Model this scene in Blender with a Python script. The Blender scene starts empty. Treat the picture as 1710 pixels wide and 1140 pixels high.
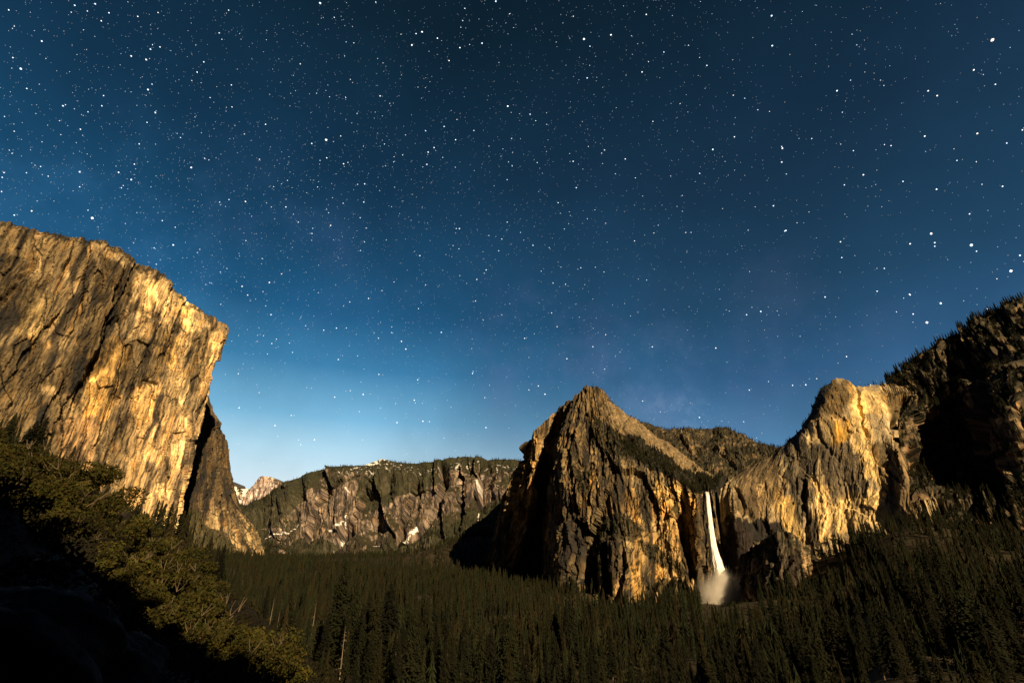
import bpy, math, random
import numpy as np
from math import radians, sin, cos, tan, pi, sqrt

scene = bpy.context.scene
C = scene.collection

# ---------------------------------------------------------------- camera
F = 760.0                      # focal length in photograph pixels (16 mm on 36 mm over 1710 px)
PITCH = radians(23.2)
CAMZ = 150.0
cam_data = bpy.data.cameras.new('camera')
cam_data.lens = 16.0
cam_data.sensor_width = 36.0
cam_data.clip_start = 0.5
cam_data.clip_end = 200000.0
cam = bpy.data.objects.new('camera', cam_data)
cam.location = (0, 0, CAMZ)
cam.rotation_euler = (radians(90) + PITCH, 0, 0)
C.objects.link(cam)
scene.camera = cam

# ---------------------------------------------------------------- render / exposure
scene.render.engine = 'CYCLES'
scene.view_settings.view_transform = 'Standard'
scene.view_settings.look = 'None'
scene.view_settings.gamma = 1.0
scene.view_settings.use_curve_mapping = False
scene.view_settings.exposure = 1.0
scene.cycles.max_bounces = 4
scene.cycles.diffuse_bounces = 2
scene.cycles.volume_bounces = 1
scene.cycles.transparent_max_bounces = 12
scene.cycles.use_denoising = True
scene.cycles.denoiser = 'OPENIMAGEDENOISE'
scene.cycles.denoising_input_passes = 'RGB_ALBEDO_NORMAL'
scene.cycles.volume_step_rate = 1.0
scene.render.film_transparent = False

# ---------------------------------------------------------------- moon (the one sun lamp)
MOON_AZ = radians(29)          # to the right of straight behind the camera
MOON_EL = radians(29)
L = np.array([sin(MOON_AZ)*cos(MOON_EL), -cos(MOON_AZ)*cos(MOON_EL), sin(MOON_EL)])
moon = bpy.data.lights.new('moon', 'SUN')
moon.energy = 5.0
moon.angle = radians(0.5)
moon.color = (1.0, 0.71, 0.37)
mo = bpy.data.objects.new('moon', moon)
mo.rotation_euler = (pi/2 - MOON_EL, 0, MOON_AZ)
mo.location = (200, -400, 900)
C.objects.link(mo)

# ---------------------------------------------------------------- sky
world = bpy.data.worlds.new('World')
scene.world = world
world.use_nodes = True
nt = world.node_tree
nt.nodes.clear()
def N(t, **kw):
    n = nt.nodes.new(t)
    for k, v in kw.items():
        setattr(n, k, v)
    return n
def lin(r, g, b):
    def f(c):
        c = c/255.0
        return c/12.92 if c <= 0.04045 else ((c+0.055)/1.055)**2.4
    return (f(r), f(g), f(b), 1)
def ramp(n, stops):
    cr = n.color_ramp
    while len(cr.elements) > 1:
        cr.elements.remove(cr.elements[-1])
    cr.elements[0].position = stops[0][0]; cr.elements[0].color = stops[0][1]
    for p, c in stops[1:]:
        e = cr.elements.new(p); e.color = c
LK = nt.links.new
tc = N('ShaderNodeTexCoord')
sep = N('ShaderNodeSeparateXYZ'); LK(tc.outputs['Generated'], sep.inputs[0])
rl = N('ShaderNodeValToRGB'); LK(sep.outputs['Z'], rl.inputs[0])
ramp(rl, [(0.0, lin(212,228,236)), (0.10, lin(202,224,234)), (.16, lin(172,211,230)), (.22, lin(122,182,216)), (.32, lin(62,130,174)),
          (.42, lin(34,92,134)), (.52, lin(26,72,106)), (.65, lin(21,55,82)), (.84, lin(14,35,50)), (1.0, lin(10,25,38))])
rr = N('ShaderNodeValToRGB'); LK(sep.outputs['Z'], rr.inputs[0])
ramp(rr, [(0.0, lin(104,146,176)), (.16, lin(80,126,164)), (.28, lin(50,94,134)), (.42, lin(35,72,102)), (.52, lin(30,62,89)),
          (.65, lin(24,50,73)), (.84, lin(14,34,49)), (1.0, lin(10,25,38))])
rb = N('ShaderNodeValToRGB'); LK(sep.outputs['Z'], rb.inputs[0])
ramp(rb, [(0.0, lin(10,12,14)), (.3, lin(10,14,20)), (.7, lin(11,24,36)), (1.0, lin(9,24,38))])
def dotdir(v):
    d = N('ShaderNodeVectorMath', operation='DOT_PRODUCT')
    LK(tc.outputs['Generated'], d.inputs[0]); d.inputs[1].default_value = v
    return d.outputs['Value']
def maprange(val, a, b, c=0.0, d=1.0, t='SMOOTHSTEP'):
    m = N('ShaderNodeMapRange', interpolation_type=t)
    LK(val, m.inputs['Value'])
    for i, v in zip(('From Min','From Max','To Min','To Max'), (a,b,c,d)):
        m.inputs[i].default_value = v
    return m.outputs['Result']
def mixc(fac, a, b, bt='MIX'):
    m = N('ShaderNodeMix', data_type='RGBA', blend_type=bt)
    if isinstance(fac, float): m.inputs['Factor'].default_value = fac
    else: LK(fac, m.inputs['Factor'])
    for s, v in ((m.inputs['A'], a), (m.inputs['B'], b)):
        if isinstance(v, tuple): s.default_value = v
        else: LK(v, s)
    return m.outputs['Result']
right = maprange(dotdir((0.93, 0.2, 0.0)), -0.25, 0.62)
c1 = mixc(right, rl.outputs[0], rr.outputs[0])
# airglow mottling and the faint milky-way bands
n1 = N('ShaderNodeTexNoise'); n1.inputs['Scale'].default_value = 2.6; n1.inputs['Detail'].default_value = 5; n1.inputs['Roughness'].default_value = .55
LK(tc.outputs['Generated'], n1.inputs['Vector'])
mott = maprange(n1.outputs['Fac'], .3, .7, .86, 1.14)
hsv = N('ShaderNodeHueSaturation'); LK(c1, hsv.inputs['Color']); LK(mott, hsv.inputs['Value'])
def glow(v, w, strength, col, nscale):
    d = maprange(dotdir(v), 1-w, 1.0)
    nn = N('ShaderNodeTexNoise'); nn.inputs['Scale'].default_value = nscale; nn.inputs['Detail'].default_value = 6; nn.inputs['Roughness'].default_value = .62
    LK(tc.outputs['Generated'], nn.inputs['Vector'])
    m = N('ShaderNodeMath', operation='MULTIPLY'); LK(d, m.inputs[0]); LK(maprange(nn.outputs['Fac'], .42, .68, 0, strength), m.inputs[1])
    return m.outputs[0], col
def dirpx(px, py):
    u = 570.0-py; x = px-855.0
    v = np.array([x, F*cos(PITCH)-u*sin(PITCH), u*cos(PITCH)+F*sin(PITCH)])
    return v/np.linalg.norm(v)
cur = hsv.outputs[0]
for (gx, gy, w, s, col, ns) in [(1130,692,.003,.14,lin(160,185,225),30), (1090,670,.02,.16,lin(130,150,195),9), (900,610,.03,.12,lin(120,125,175),8), (1260,630,.05,.09,lin(110,120,165),7),
                                (650,520,.04,.07,lin(90,110,160),7), (420,430,.03,.09,lin(85,115,165),8), (110,350,.03,.14,lin(70,130,180),8)]:
    f, c = glow(tuple(dirpx(gx, gy)), w, s, col, ns)
    cur = mixc(f, cur, c, 'MIX')
back = maprange(dotdir((0, 1, 0)), -0.15, 0.28)
cur = mixc(back, rb.outputs[0], cur)
bg = N('ShaderNodeBackground'); LK(cur, bg.inputs['Color']); bg.inputs['Strength'].default_value = 0.5
wo = N('ShaderNodeOutputWorld'); LK(bg.outputs[0], wo.inputs[0])

# ================================================================ helpers
def W(px, py, Y):
    u = 570.0-py; x = px-855.0
    fy = F*cos(PITCH)-u*sin(PITCH); fz = u*cos(PITCH)+F*sin(PITCH)
    return np.array([x/fy*Y, Y, CAMZ+fz/fy*Y])
def proj(P):
    x = P[..., 0]; y = P[..., 1]; z = P[..., 2]-CAMZ
    d = y*cos(PITCH)+z*sin(PITCH)
    u = -y*sin(PITCH)+z*cos(PITCH)
    d = np.where(d < 1e-3, 1e-3, d)
    return 855+F*x/d, 570-F*u/d, d

def hsh(i, j, s):
    i = i.astype(np.int64); j = j.astype(np.int64)
    h = (i*374761393 + j*668265263 + s*1442695041) & 0xffffffff
    h = ((h ^ (h >> 13))*1274126177) & 0xffffffff
    h = ((h ^ (h >> 16))*2246822519) & 0xffffffff
    h = h ^ (h >> 15)
    return (h & 0xffffff)/float(0xffffff)
def noise(u, v, seed=0):
    iu = np.floor(u); iv = np.floor(v); fu = u-iu; fv = v-iv
    su = fu*fu*fu*(fu*(fu*6-15)+10); sv = fv*fv*fv*(fv*(fv*6-15)+10)
    def g(a, b, du, dv):
        an = hsh(iu+a, iv+b, seed)*2*pi
        return np.cos(an)*du+np.sin(an)*dv
    n00 = g(0,0,fu,fv); n10 = g(1,0,fu-1,fv); n01 = g(0,1,fu,fv-1); n11 = g(1,1,fu-1,fv-1)
    return ((n00*(1-su)+n10*su)*(1-sv)+(n01*(1-su)+n11*su)*sv)*1.5
def fbm(u, v, o=4, seed=0, gain=.5):
    a = 1.0; r = 0*u; t = 0
    for k in range(o):
        r = r+a*noise(u*2**k, v*2**k, seed+17*k); t += a; a *= gain
    return r/t
def facets(u, v, su, sv, seed):
    """tilted slabs: a voronoi cell each, own offset and tilt; returns displacement -1..1, cell random, edge distance"""
    a = u/su; b = v/sv
    ia = np.floor(a); ib = np.floor(b)
    best = np.full(a.shape, 9e9); sec = best.copy()
    d0 = np.zeros(a.shape); r0 = np.zeros(a.shape)
    for i in (-1, 0, 1):
        for j in (-1, 0, 1):
            ca = ia+i; cb = ib+j
            x = ca+.1+.8*hsh(ca, cb, seed); y = cb+.1+.8*hsh(ca, cb, seed+1)
            dx = a-x; dy = b-y
            dd = dx*dx+dy*dy
            m = dd < best
            sec = np.where(m, best, np.minimum(sec, dd))
            best = np.where(m, dd, best)
            rr_ = hsh(ca, cb, seed+2)
            val = (rr_-.5)*1.1+(hsh(ca, cb, seed+3)-.5)*1.9*dx+(hsh(ca, cb, seed+4)-.5)*1.4*dy
            d0 = np.where(m, val, d0); r0 = np.where(m, hsh(ca, cb, seed+5), r0)
    return d0, r0, np.sqrt(sec)-np.sqrt(best)
def sstep(a, b, x):
    t = np.clip((x-a)/(b-a), 0, 1)
    return t*t*(3-2*t)
def polydist(px, py, pts):
    best = np.full(px.shape, 1e9); side = np.zeros(px.shape)
    for (x0, y0), (x1, y1) in zip(pts[:-1], pts[1:]):
        ex, ey = x1-x0, y1-y0; l2 = ex*ex+ey*ey
        t = np.clip(((px-x0)*ex+(py-y0)*ey)/l2, 0, 1)
        dx = px-(x0+t*ex); dy = py-(y0+t*ey)
        d = np.hypot(dx, dy); m = d < best
        best = np.where(m, d, best)
        side = np.where(m, ex*dy-ey*dx, side)
    return best, np.sign(side)
def inpoly(px, py, pts):
    r = np.zeros(px.shape, bool); n = len(pts)
    for i in range(n):
        x0, y0 = pts[i]; x1, y1 = pts[(i+1) % n]
        if y0 == y1: continue
        c = ((y0 > py) != (y1 > py)) & (px < (x1-x0)*(py-y0)/(y1-y0)+x0)
        r ^= c
    return r

def mesh_from(name, V, faces_flat, sizes, mat=None, smooth=False, tint=None):
    me = bpy.data.meshes.new(name)
    V = np.asarray(V, np.float32); ff = np.asarray(faces_flat, np.int32).ravel()
    if np.isscalar(sizes):
        nf = len(ff)//sizes; starts = np.arange(nf, dtype=np.int32)*sizes
    else:
        nf = len(sizes); starts = np.concatenate([[0], np.cumsum(sizes)[:-1]]).astype(np.int32)
    me.vertices.add(len(V)); me.vertices.foreach_set('co', V.ravel())
    me.loops.add(len(ff)); me.loops.foreach_set('vertex_index', ff)
    me.polygons.add(nf); me.polygons.foreach_set('loop_start', starts)
    me.update(calc_edges=True)
    if tint is not None:
        t = np.ones((len(V), 4), np.float32); t[:, :3] = tint
        at = me.color_attributes.new('tint', 'FLOAT_COLOR', 'POINT')
        at.data.foreach_set('color', t.ravel())
    me.polygons.foreach_set('use_smooth', np.full(nf, smooth, bool))
    if mat: me.materials.append(mat)
    return me
def link(name, me, parent=None, loc=(0,0,0)):
    o = bpy.data.objects.new(name, me); C.objects.link(o); o.location = loc
    if parent is not None: o.parent = parent
    return o
def tag(o, label=None, cat=None, group=None, kind=None):
    if label: o['label'] = label
    if cat: o['category'] = cat
    if group: o['group'] = group
    if kind: o['kind'] = kind
    return o
def grid_faces(R, Cn):
    i = np.arange(R-1)[:, None]*Cn+np.arange(Cn-1)[None, :]
    return np.stack([i, i+1, i+Cn+1, i+Cn], -1).reshape(-1, 4)

# ---------------------------------------------------------------- materials
def new_mat(name):
    m = bpy.data.materials.new(name); m.use_nodes = True
    t = m.node_tree; t.nodes.clear()
    out = t.nodes.new('ShaderNodeOutputMaterial')
    return m, t, out
def rock_material(name, scale=1.0, bump=1.0):
    m, t, out = new_mat(name)
    n = t.nodes; l = t.links.new
    at = n.new('ShaderNodeAttribute'); at.attribute_name = 'tint'
    co = n.new('ShaderNodeTexCoord')
    mp = n.new('ShaderNodeMapping'); mp.inputs['Scale'].default_value = (1*scale, 1*scale, .28*scale); l(co.outputs['Object'], mp.inputs[0])
    a = n.new('ShaderNodeTexNoise'); a.inputs['Scale'].default_value = .07; a.inputs['Detail'].default_value = 8; a.inputs['Roughness'].default_value = .65
    l(mp.outputs[0], a.inputs['Vector'])
    b = n.new('ShaderNodeTexNoise'); b.inputs['Scale'].default_value = .16; b.inputs['Detail'].default_value = 6; b.inputs['Roughness'].default_value = .7; b.inputs['Distortion'].default_value = .6
    l(mp.outputs[0], b.inputs['Vector'])
    mr = n.new('ShaderNodeMapRange'); mr.inputs['From Min'].default_value = .3; mr.inputs['From Max'].default_value = .7
    mr.inputs['To Min'].default_value = .55; mr.inputs['To Max'].default_value = 1.35; l(a.outputs['Fac'], mr.inputs['Value'])
    mx = n.new('ShaderNodeVectorMath'); mx.operation = 'SCALE'; l(at.outputs['Color'], mx.inputs[0]); l(mr.outputs[0], mx.inputs['Scale'])
    bp = n.new('ShaderNodeBump'); bp.inputs['Strength'].default_value = .9; bp.inputs['Distance'].default_value = 5.0*bump/scale
    l(b.outputs['Fac'], bp.inputs['Height'])
    ck = n.new('ShaderNodeTexNoise'); ck.inputs['Scale'].default_value = .022; ck.inputs['Detail'].default_value = 4; ck.inputs['Roughness'].default_value = .6; ck.inputs['Distortion'].default_value = .4
    l(mp.outputs[0], ck.inputs['Vector'])
    s1 = n.new('ShaderNodeMath'); s1.operation = 'SUBTRACT'; l(ck.outputs['Fac'], s1.inputs[0]); s1.inputs[1].default_value = .5
    s2 = n.new('ShaderNodeMath'); s2.operation = 'ABSOLUTE'; l(s1.outputs[0], s2.inputs[0])
    s3 = n.new('ShaderNodeMapRange'); s3.interpolation_type = 'SMOOTHSTEP'; s3.inputs['From Max'].default_value = .014; s3.inputs['To Min'].default_value = .35; l(s2.outputs[0], s3.inputs['Value'])
    m2 = n.new('ShaderNodeVectorMath'); m2.operation = 'SCALE'; l(mx.outputs[0], m2.inputs[0]); l(s3.outputs[0], m2.inputs['Scale']); mx = m2
    bs = n.new('ShaderNodeBsdfPrincipled'); bs.inputs['Roughness'].default_value = .85; bs.inputs['Specular IOR Level'].default_value = .25
    l(mx.outputs[0], bs.inputs['Base Color']); l(bp.outputs[0], bs.inputs['Normal'])
    l(bs.outputs[0], out.inputs[0])
    return m
def tint_material(name, rough=.9, trans=0.0, noise_scale=None, rnd=0.0):
    m, t, out = new_mat(name)
    n = t.nodes; l = t.links.new
    at = n.new('ShaderNodeAttribute'); at.attribute_name = 'tint'
    col = at.outputs['Color']
    if rnd:
        oi = n.new('ShaderNodeObjectInfo')
        mr = n.new('ShaderNodeMapRange'); mr.inputs['To Min'].default_value = 1-rnd; mr.inputs['To Max'].default_value = 1+rnd
        l(oi.outputs['Random'], mr.inputs['Value'])
        mx = n.new('ShaderNodeVectorMath'); mx.operation = 'SCALE'; l(col, mx.inputs[0]); l(mr.outputs[0], mx.inputs['Scale']); col = mx.outputs[0]
    if noise_scale:
        co = n.new('ShaderNodeTexCoord')
        a = n.new('ShaderNodeTexNoise'); a.inputs['Scale'].default_value = noise_scale; a.inputs['Detail'].default_value = 8; a.inputs['Roughness'].default_value = .7
        l(co.outputs['Object'], a.inputs['Vector'])
        mr = n.new('ShaderNodeMapRange'); mr.inputs['From Min'].default_value = .3; mr.inputs['From Max'].default_value = .7; mr.inputs['To Min'].default_value = .5; mr.inputs['To Max'].default_value = 1.4
        l(a.outputs['Fac'], mr.inputs['Value'])
        mx = n.new('ShaderNodeVectorMath'); mx.operation = 'SCALE'; l(col, mx.inputs[0]); l(mr.outputs[0], mx.inputs['Scale']); col = mx.outputs[0]
    bs = n.new('ShaderNodeBsdfPrincipled'); bs.inputs['Roughness'].default_value = rough; bs.inputs['Specular IOR Level'].default_value = .15
    l(col, bs.inputs['Base Color'])
    if trans:
        tr = n.new('ShaderNodeBsdfTranslucent'); l(col, tr.inputs['Color'])
        ms = n.new('ShaderNodeMixShader'); ms.inputs[0].default_value = trans
        l(bs.outputs[0], ms.inputs[1]); l(tr.outputs[0], ms.inputs[2]); l(ms.outputs[0], out.inputs[0])
    else:
        l(bs.outputs[0], out.inputs[0])
    return m
ROCK = rock_material('granite')
FAR_ROCK = rock_material('distant_granite', .35)
GROUND = tint_material('forest_soil', noise_scale=.05)
NEEDLE = tint_material('conifer_needles', trans=.2, rnd=.55)
LEAF = tint_material('oak_leaves', trans=.25, noise_scale=.25, rnd=.25)
BARK = tint_material('bark', noise_scale=.8)

# ================================================================ cliffs
cliffs = {}
def patches(T, px, py, lst, seed=0, warp=10):
    acc = np.ones(T.shape)
    for q in range(4):
        wx = px+warp*fbm(px/22., py/40., 4, seed+q*0, .6)+warp*.5*noise(px/6., py/14., seed+40+q); wy = py+warp*1.6*fbm(px/22., py/40., 4, seed+9, .6)+1.5*q
        A = np.ones(T.shape)
        for poly, mul in lst:
            mv = np.array(mul, float); mv = np.where(mv < 1, mv**1.9, mv**1.35)
            A *= np.where(inpoly(wx+(q-1.5)*1.2, wy, poly)[..., None], mv, 1.0)
        acc = acc*0+A if q == 0 else acc+A
    return T*acc/4
def interp_axis(A, counts, k=.55):
    """half catmull-rom, half linear interpolation along axis 0"""
    out = []; n = len(A)
    for i in range(n-1):
        p1, p2 = A[i], A[i+1]
        p0 = A[i-1] if i > 0 else 2*p1-p2
        p3 = A[i+2] if i+2 < n else 2*p2-p1
        t = (np.arange(counts[i])/counts[i]).reshape((-1,)+(1,)*(A.ndim-1))
        cr = .5*((2*p1)+(-p0+p2)*t+(2*p0-5*p1+4*p2-p3)*t*t+(-p0+3*p1-3*p2+p3)*t**3)
        out.append(k*cr+(1-k)*(p1*(1-t)+p2*t))
    out.append(A[-1:])
    return np.concatenate(out, 0)
def net(name, rows, res, disp=(12, 5, 2), strokes=(), back=(0, 500), color=None, base_drop=160, base_out=20,
        cell=(130, 330), seed=1, mat=ROCK, label=None, tint_fn=None, rim_keep=.6, k=.55, cat='cliff', flute_k=.8, rim_rough=5):
    R = np.array([[W(*p) if p[0] != 'w' else np.array(p[1:], float) for p in r] for r in rows])   # rows bottom -> top
    low = R[0].copy(); low[:, 2] -= base_drop
    d = -low[:, :2]/np.linalg.norm(low[:, :2], axis=1, keepdims=True); low[:, :2] += d*base_out
    R = np.concatenate([low[None], R], 0)
    nr = [max(2, int(np.mean(np.linalg.norm(R[i+1]-R[i], axis=1))/res)) for i in range(len(R)-1)]
    nc = [max(2, int(np.mean(np.linalg.norm(R[1:, j+1]-R[1:, j], axis=1))/res)) for j in range(R.shape[1]-1)]
    G = interp_axis(R, nr, k)
    G = np.swapaxes(interp_axis(np.swapaxes(G, 0, 1), nc, k), 0, 1)
    M, Nn = G.shape[:2]
    du = np.gradient(G, axis=1); dv = np.gradient(G, axis=0)
    nrm = np.cross(du, dv); nrm /= np.linalg.norm(nrm, axis=2, keepdims=True)+1e-9
    # blur the normals so that displaced points do not cross
    for _ in range(6):
        nrm[1:-1] = (nrm[:-2]+nrm[1:-1]*2+nrm[2:])/4; nrm[:, 1:-1] = (nrm[:, :-2]+nrm[:, 1:-1]*2+nrm[:, 2:])/4
    nrm /= np.linalg.norm(nrm, axis=2, keepdims=True)+1e-9
    px, py, dep = proj(G)
    seg = np.linalg.norm(np.diff(G[M//2, :, :2], axis=0), axis=1)
    U = np.broadcast_to(np.concatenate([[0], np.cumsum(seg)])[None, :], (M, Nn)) + 1000.0*seed
    Vv = G[..., 2]
    wu = U+15*fbm(U/90, Vv/140, 3, seed)+2.5*fbm(U/22, Vv/40, 2, seed+5)
    wv = Vv+25*fbm(U/110, Vv/110, 3, seed+9)
    cu, cv = cell
    f1, r1, e1 = facets(wu+.12*wv, wv, cu, cv, seed*31)
    f2, r2, e2 = facets(wu+.18*wv, wv, cu*.33, cv*.34, seed*31+7)
    f3, r3, e3 = facets(wu-.1*wv, wv, cu*.10, cv*.16, seed*31+13)
    f4, r4, e4 = facets(wu+.05*wv, wv, cu*.2, cv*.75, seed*31+19)
    flute = np.abs(noise(wu/(cu*.16), wv/(cv*1.1), seed+40))
    crack = -np.exp(-(e2/.05)**2)*disp[1]*.15*sstep(0, .3, noise(wu/60, wv/90, seed+61))
    D = disp[0]*f1+disp[1]*f2+disp[2]*1.15*f3+disp[1]*.75*f4+disp[1]*flute_k*flute+crack+disp[0]*.6*fbm(U/160, Vv/200, 4, seed+77)
    D += disp[2]*.8*fbm(U/9, Vv/22, 4, seed+99, .65)
    wx = px+9*fbm(px/38., py/38., 3, seed+300)+3*noise(px/9., py/9., seed+302); wy = py+9*fbm(px/38., py/38., 3, seed+301)
    dvar = 1+.7*noise(px/30., py/30., seed+303)
    for pts, depth, width, kind in strokes:
        dd, sd = polydist(wx, wy, pts); depth = depth*dvar
        if kind == 'gouge': D -= depth*np.exp(-(dd/width)**2)
        elif kind == 'ridge': D += depth*np.exp(-(dd/width)**2)
        elif kind == 'step': D -= depth*np.where(sd > 0, np.exp(-dd/width), 0)     # left of the line (seen bottom to top) falls back
        elif kind == 'stepr': D -= depth*np.where(sd < 0, np.exp(-dd/width), 0)
    # keep the rim where it is
    rr_ = np.ones(M)
    edge = max(3, int(nr[-1]*.35)); rr_[-edge:] = np.linspace(1, rim_keep, edge)
    G = G+nrm*(D*rr_[:, None])[..., None]
    blk = facets(U, Vv*0+3., 26, 10, seed+500)[0]+.6*facets(U, Vv*0+3., 9, 10, seed+501)[0]
    G[..., 2] += rim_rough*blk*(1-rr_[:, None])/(1-rim_keep)
    du = np.gradient(G, axis=1); dv = np.gradient(G, axis=0)
    n2 = np.cross(du, dv); n2 /= np.linalg.norm(n2, axis=2, keepdims=True)+1e-9
    # colour of the stone; tint_fn may add painted light and shade
    base = np.array(color or (.40, .335, .23))*.74*np.array([1, .92, .74])
    s0 = fbm(wu/5, wv/110, 3, seed+2)
    s1 = fbm(wu/13, wv/170, 4, seed+3); s2 = fbm(wu/45, wv/260, 3, seed+4); s3 = fbm(U/60, Vv/60, 4, seed+6)
    mul = 1.0-.62*sstep(.0, .33, s2)-.45*sstep(.06, .35, s1)
    mul -= .4*sstep(.04, .34, s0)
    mul = np.clip(mul, .2, 1)**1.5*(.74+.52*r2)*(.85+.3*r3)*(1+.35*s3)
    pale = sstep(.55, .9, r2)*sstep(-.1, .2, s3)
    T = base[None, None, :]*mul[..., None]*(1+.45*pale[..., None])
    T = T*(1+np.clip(.75-mul, 0, 1)[..., None]*np.array([-.05, .05, .5]))
    orange = sstep(.08, .4, fbm(wu/30, wv/90, 3, seed+8))
    T *= 1+orange[..., None]*np.array([.06, -.08, -.26])
    veg = sstep(.5, .72, n2[..., 2]+.3*fbm(U/25, Vv/25, 3, seed+12))
    T = T*(1-veg[..., None])+np.array([.03, .028, .014])*veg[..., None]
    if tint_fn is not None: T = tint_fn(T, px, py, n2, U, Vv)
    T = np.clip(T, .015, .9)
    cliffs[name+str(seed)] = dict(P=G, n=n2, px=px, py=py)
    # close it behind: plateau, back wall, and both sides
    bx, by = back
    if bx == 'radial':
        rd = G[-1][:, :2]/np.linalg.norm(G[-1][:, :2], axis=1, keepdims=True)
        hv = np.concatenate([rd*by, np.zeros((Nn, 1))], 1)
    else: hv = np.tile(np.array([bx, by, 0.]), (Nn, 1))
    b1 = G[-1]+hv*.5-np.array([0, 0, 15]); b2 = G[-1]+hv-np.array([0, 0, 60]); b3 = b2.copy(); b3[:, 2] = G[0][:, 2]
    A = np.concatenate([G, b1[None], b2[None], b3[None]], 0)
    TT = np.concatenate([T]+[np.full((1, Nn, 3), .07)]*3, 0)
    V = A.reshape(-1, 3); Fc = grid_faces(M+3, Nn)
    extraV = []; faces = [Fc]
    off = len(V)
    for col in (0, Nn-1):                                    # side walls
        Ls = G[:, col]; sh = Ls+hv[col]; sh[:, 2] = np.minimum(sh[:, 2], b2[col][2])
        ids = np.arange(M)*Nn+col; nid = off+np.arange(M); extraV.append(sh); off += M
        q = np.stack([ids[:-1], ids[1:], nid[1:], nid[:-1]], -1)
        faces.append(q if col == 0 else q[:, ::-1])
    V = np.concatenate([V]+extraV, 0); TT = np.concatenate([TT.reshape(-1, 3), np.full((2*M, 3), .1)], 0)
    me = mesh_from(name, V, np.concatenate(faces, 0), 4, mat, False, TT)
    o = link(name, me)
    tag(o, label, cat, None, 'structure')
    return o

# ---- El Capitan: plan of the rim (photo x, y of the rim, distance), walls vertical with a slabby foot
ec = [(-900,560,700), (-450,420,1050), (-200,372,1270), (0,360,1500), (60,373,1560), (120,383,1620), (180,397,1700), (235,427,1790), (270,452,1850), (300,480,1910), (330,502,1965), (356,520,2020), (374,540,2080)]
rim = [W(*p) for p in ec]
nose = rim[-1]
rim += [nose+np.array([-22, 30, -8]), nose+np.array([-330, 260, 20]), nose+np.array([-700, 560, 60])]
rim = np.array(rim)
rows = []
tops = rim[:, 2]
tang = np.gradient(rim[:, :2], axis=0); tang /= np.linalg.norm(tang, axis=1, keepdims=True)
outw = np.stack([tang[:, 1], -tang[:, 0]], 1)
for fr, outd in ((0, 75), (.12, 52), (.3, 28), (.55, 8), (.75, -2), (.88, 2), (.95, -14), (1.0, -60)):
    z = 20+(tops-20)*fr
    if fr == .95: z = 20+(tops-20)*.965
    k_ = np.ones(len(rim)); k_[-4:] = .45 if fr < .9 else .1
    rows.append([('w', rim[i, 0]+outw[i, 0]*outd*k_[i], rim[i, 1]+outw[i, 1]*outd*k_[i], z[i]) for i in range(len(rim))])
ec_strokes = [
 ([(205,482),(228,436)], 34, 12, 'step'), ([(172,545),(198,470)], 36, 13, 'step'), ([(150,605),(182,535)], 40, 12, 'step'), ([(120,672),(152,598)], 44, 12, 'step'),
 ([(20,620),(55,570),(90,530)], 22, 14, 'step'),
 ([(0,500),(30,470),(55,440)], 30, 8, 'gouge'),
 ([(60,760),(95,700),(125,650)], 18, 10, 'step'),
 ([(120,690),(150,620),(190,545),(215,490)], 14, 4, 'gouge'),
 ([(235,650),(245,635),(262,640),(258,665)], 20, 4, 'gouge'),
 ([(215,700),(222,640),(240,590)], 14, 6, 'step'),
 ([(150,800),(180,700),(215,600),(240,540)], 12, 5, 'gouge'),
 ([(180,770),(200,710),(225,650)], 10, 4, 'gouge'),
 ([(305,690),(330,610),(350,545)], 18, 8, 'step'),
 ([(335,640),(352,580),(365,540)], 14, 5, 'gouge'),
 ([(255,620),(285,560),(310,500)], 16, 9, 'step'),
 ([(240,460),(262,500),(300,560)], 10, 8, 'gouge'),
 ([(205,880),(220,800),(235,740),(240,700)], 12, 5, 'gouge'),
 ([(262,900),(268,830),(285,740)], 9, 5, 'step'),
 ([(170,560),(195,540),(230,520),(262,530)], 12, 6, 'gouge'),
 ([(20,560),(60,500),(100,450),(140,410)], 12, 10, 'gouge'),
]
EC_P = [([(-40,340),(135,380),(175,430),(125,520),(-40,570)], .78), ([(165,430),(235,450),(215,520),(185,560),(150,640),(130,675),(75,640),(110,600),(150,520)], .5), ([(200,560),(262,570),(290,600),(262,640),(225,650),(195,640)], .58),  # stone tones, plus the diagonal shadow band painted in as darkening
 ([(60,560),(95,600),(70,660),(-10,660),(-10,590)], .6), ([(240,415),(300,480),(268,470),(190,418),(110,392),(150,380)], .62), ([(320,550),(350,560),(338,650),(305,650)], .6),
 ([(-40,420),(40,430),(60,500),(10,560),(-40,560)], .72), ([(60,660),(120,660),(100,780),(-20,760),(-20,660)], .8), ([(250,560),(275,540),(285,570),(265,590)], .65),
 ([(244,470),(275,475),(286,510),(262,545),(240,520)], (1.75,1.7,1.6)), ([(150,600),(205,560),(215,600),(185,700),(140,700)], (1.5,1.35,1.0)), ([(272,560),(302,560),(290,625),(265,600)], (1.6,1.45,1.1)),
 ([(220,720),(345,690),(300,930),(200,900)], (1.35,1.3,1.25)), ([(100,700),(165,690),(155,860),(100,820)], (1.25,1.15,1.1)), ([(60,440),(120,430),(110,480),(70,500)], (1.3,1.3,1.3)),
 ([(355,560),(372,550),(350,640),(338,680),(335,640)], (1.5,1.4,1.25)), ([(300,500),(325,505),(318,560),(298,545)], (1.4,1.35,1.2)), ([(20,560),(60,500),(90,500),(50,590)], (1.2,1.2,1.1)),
 ([(210,660),(235,640),(262,650),(255,700),(225,720)], (1.4,1.3,1.1)), ([(285,870),(300,700),(315,700),(296,920)], 1.3), ([(120,500),(150,470),(140,540),(115,570)], .7), ([(180,700),(215,690),(205,780),(175,800)], .75)]
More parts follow.
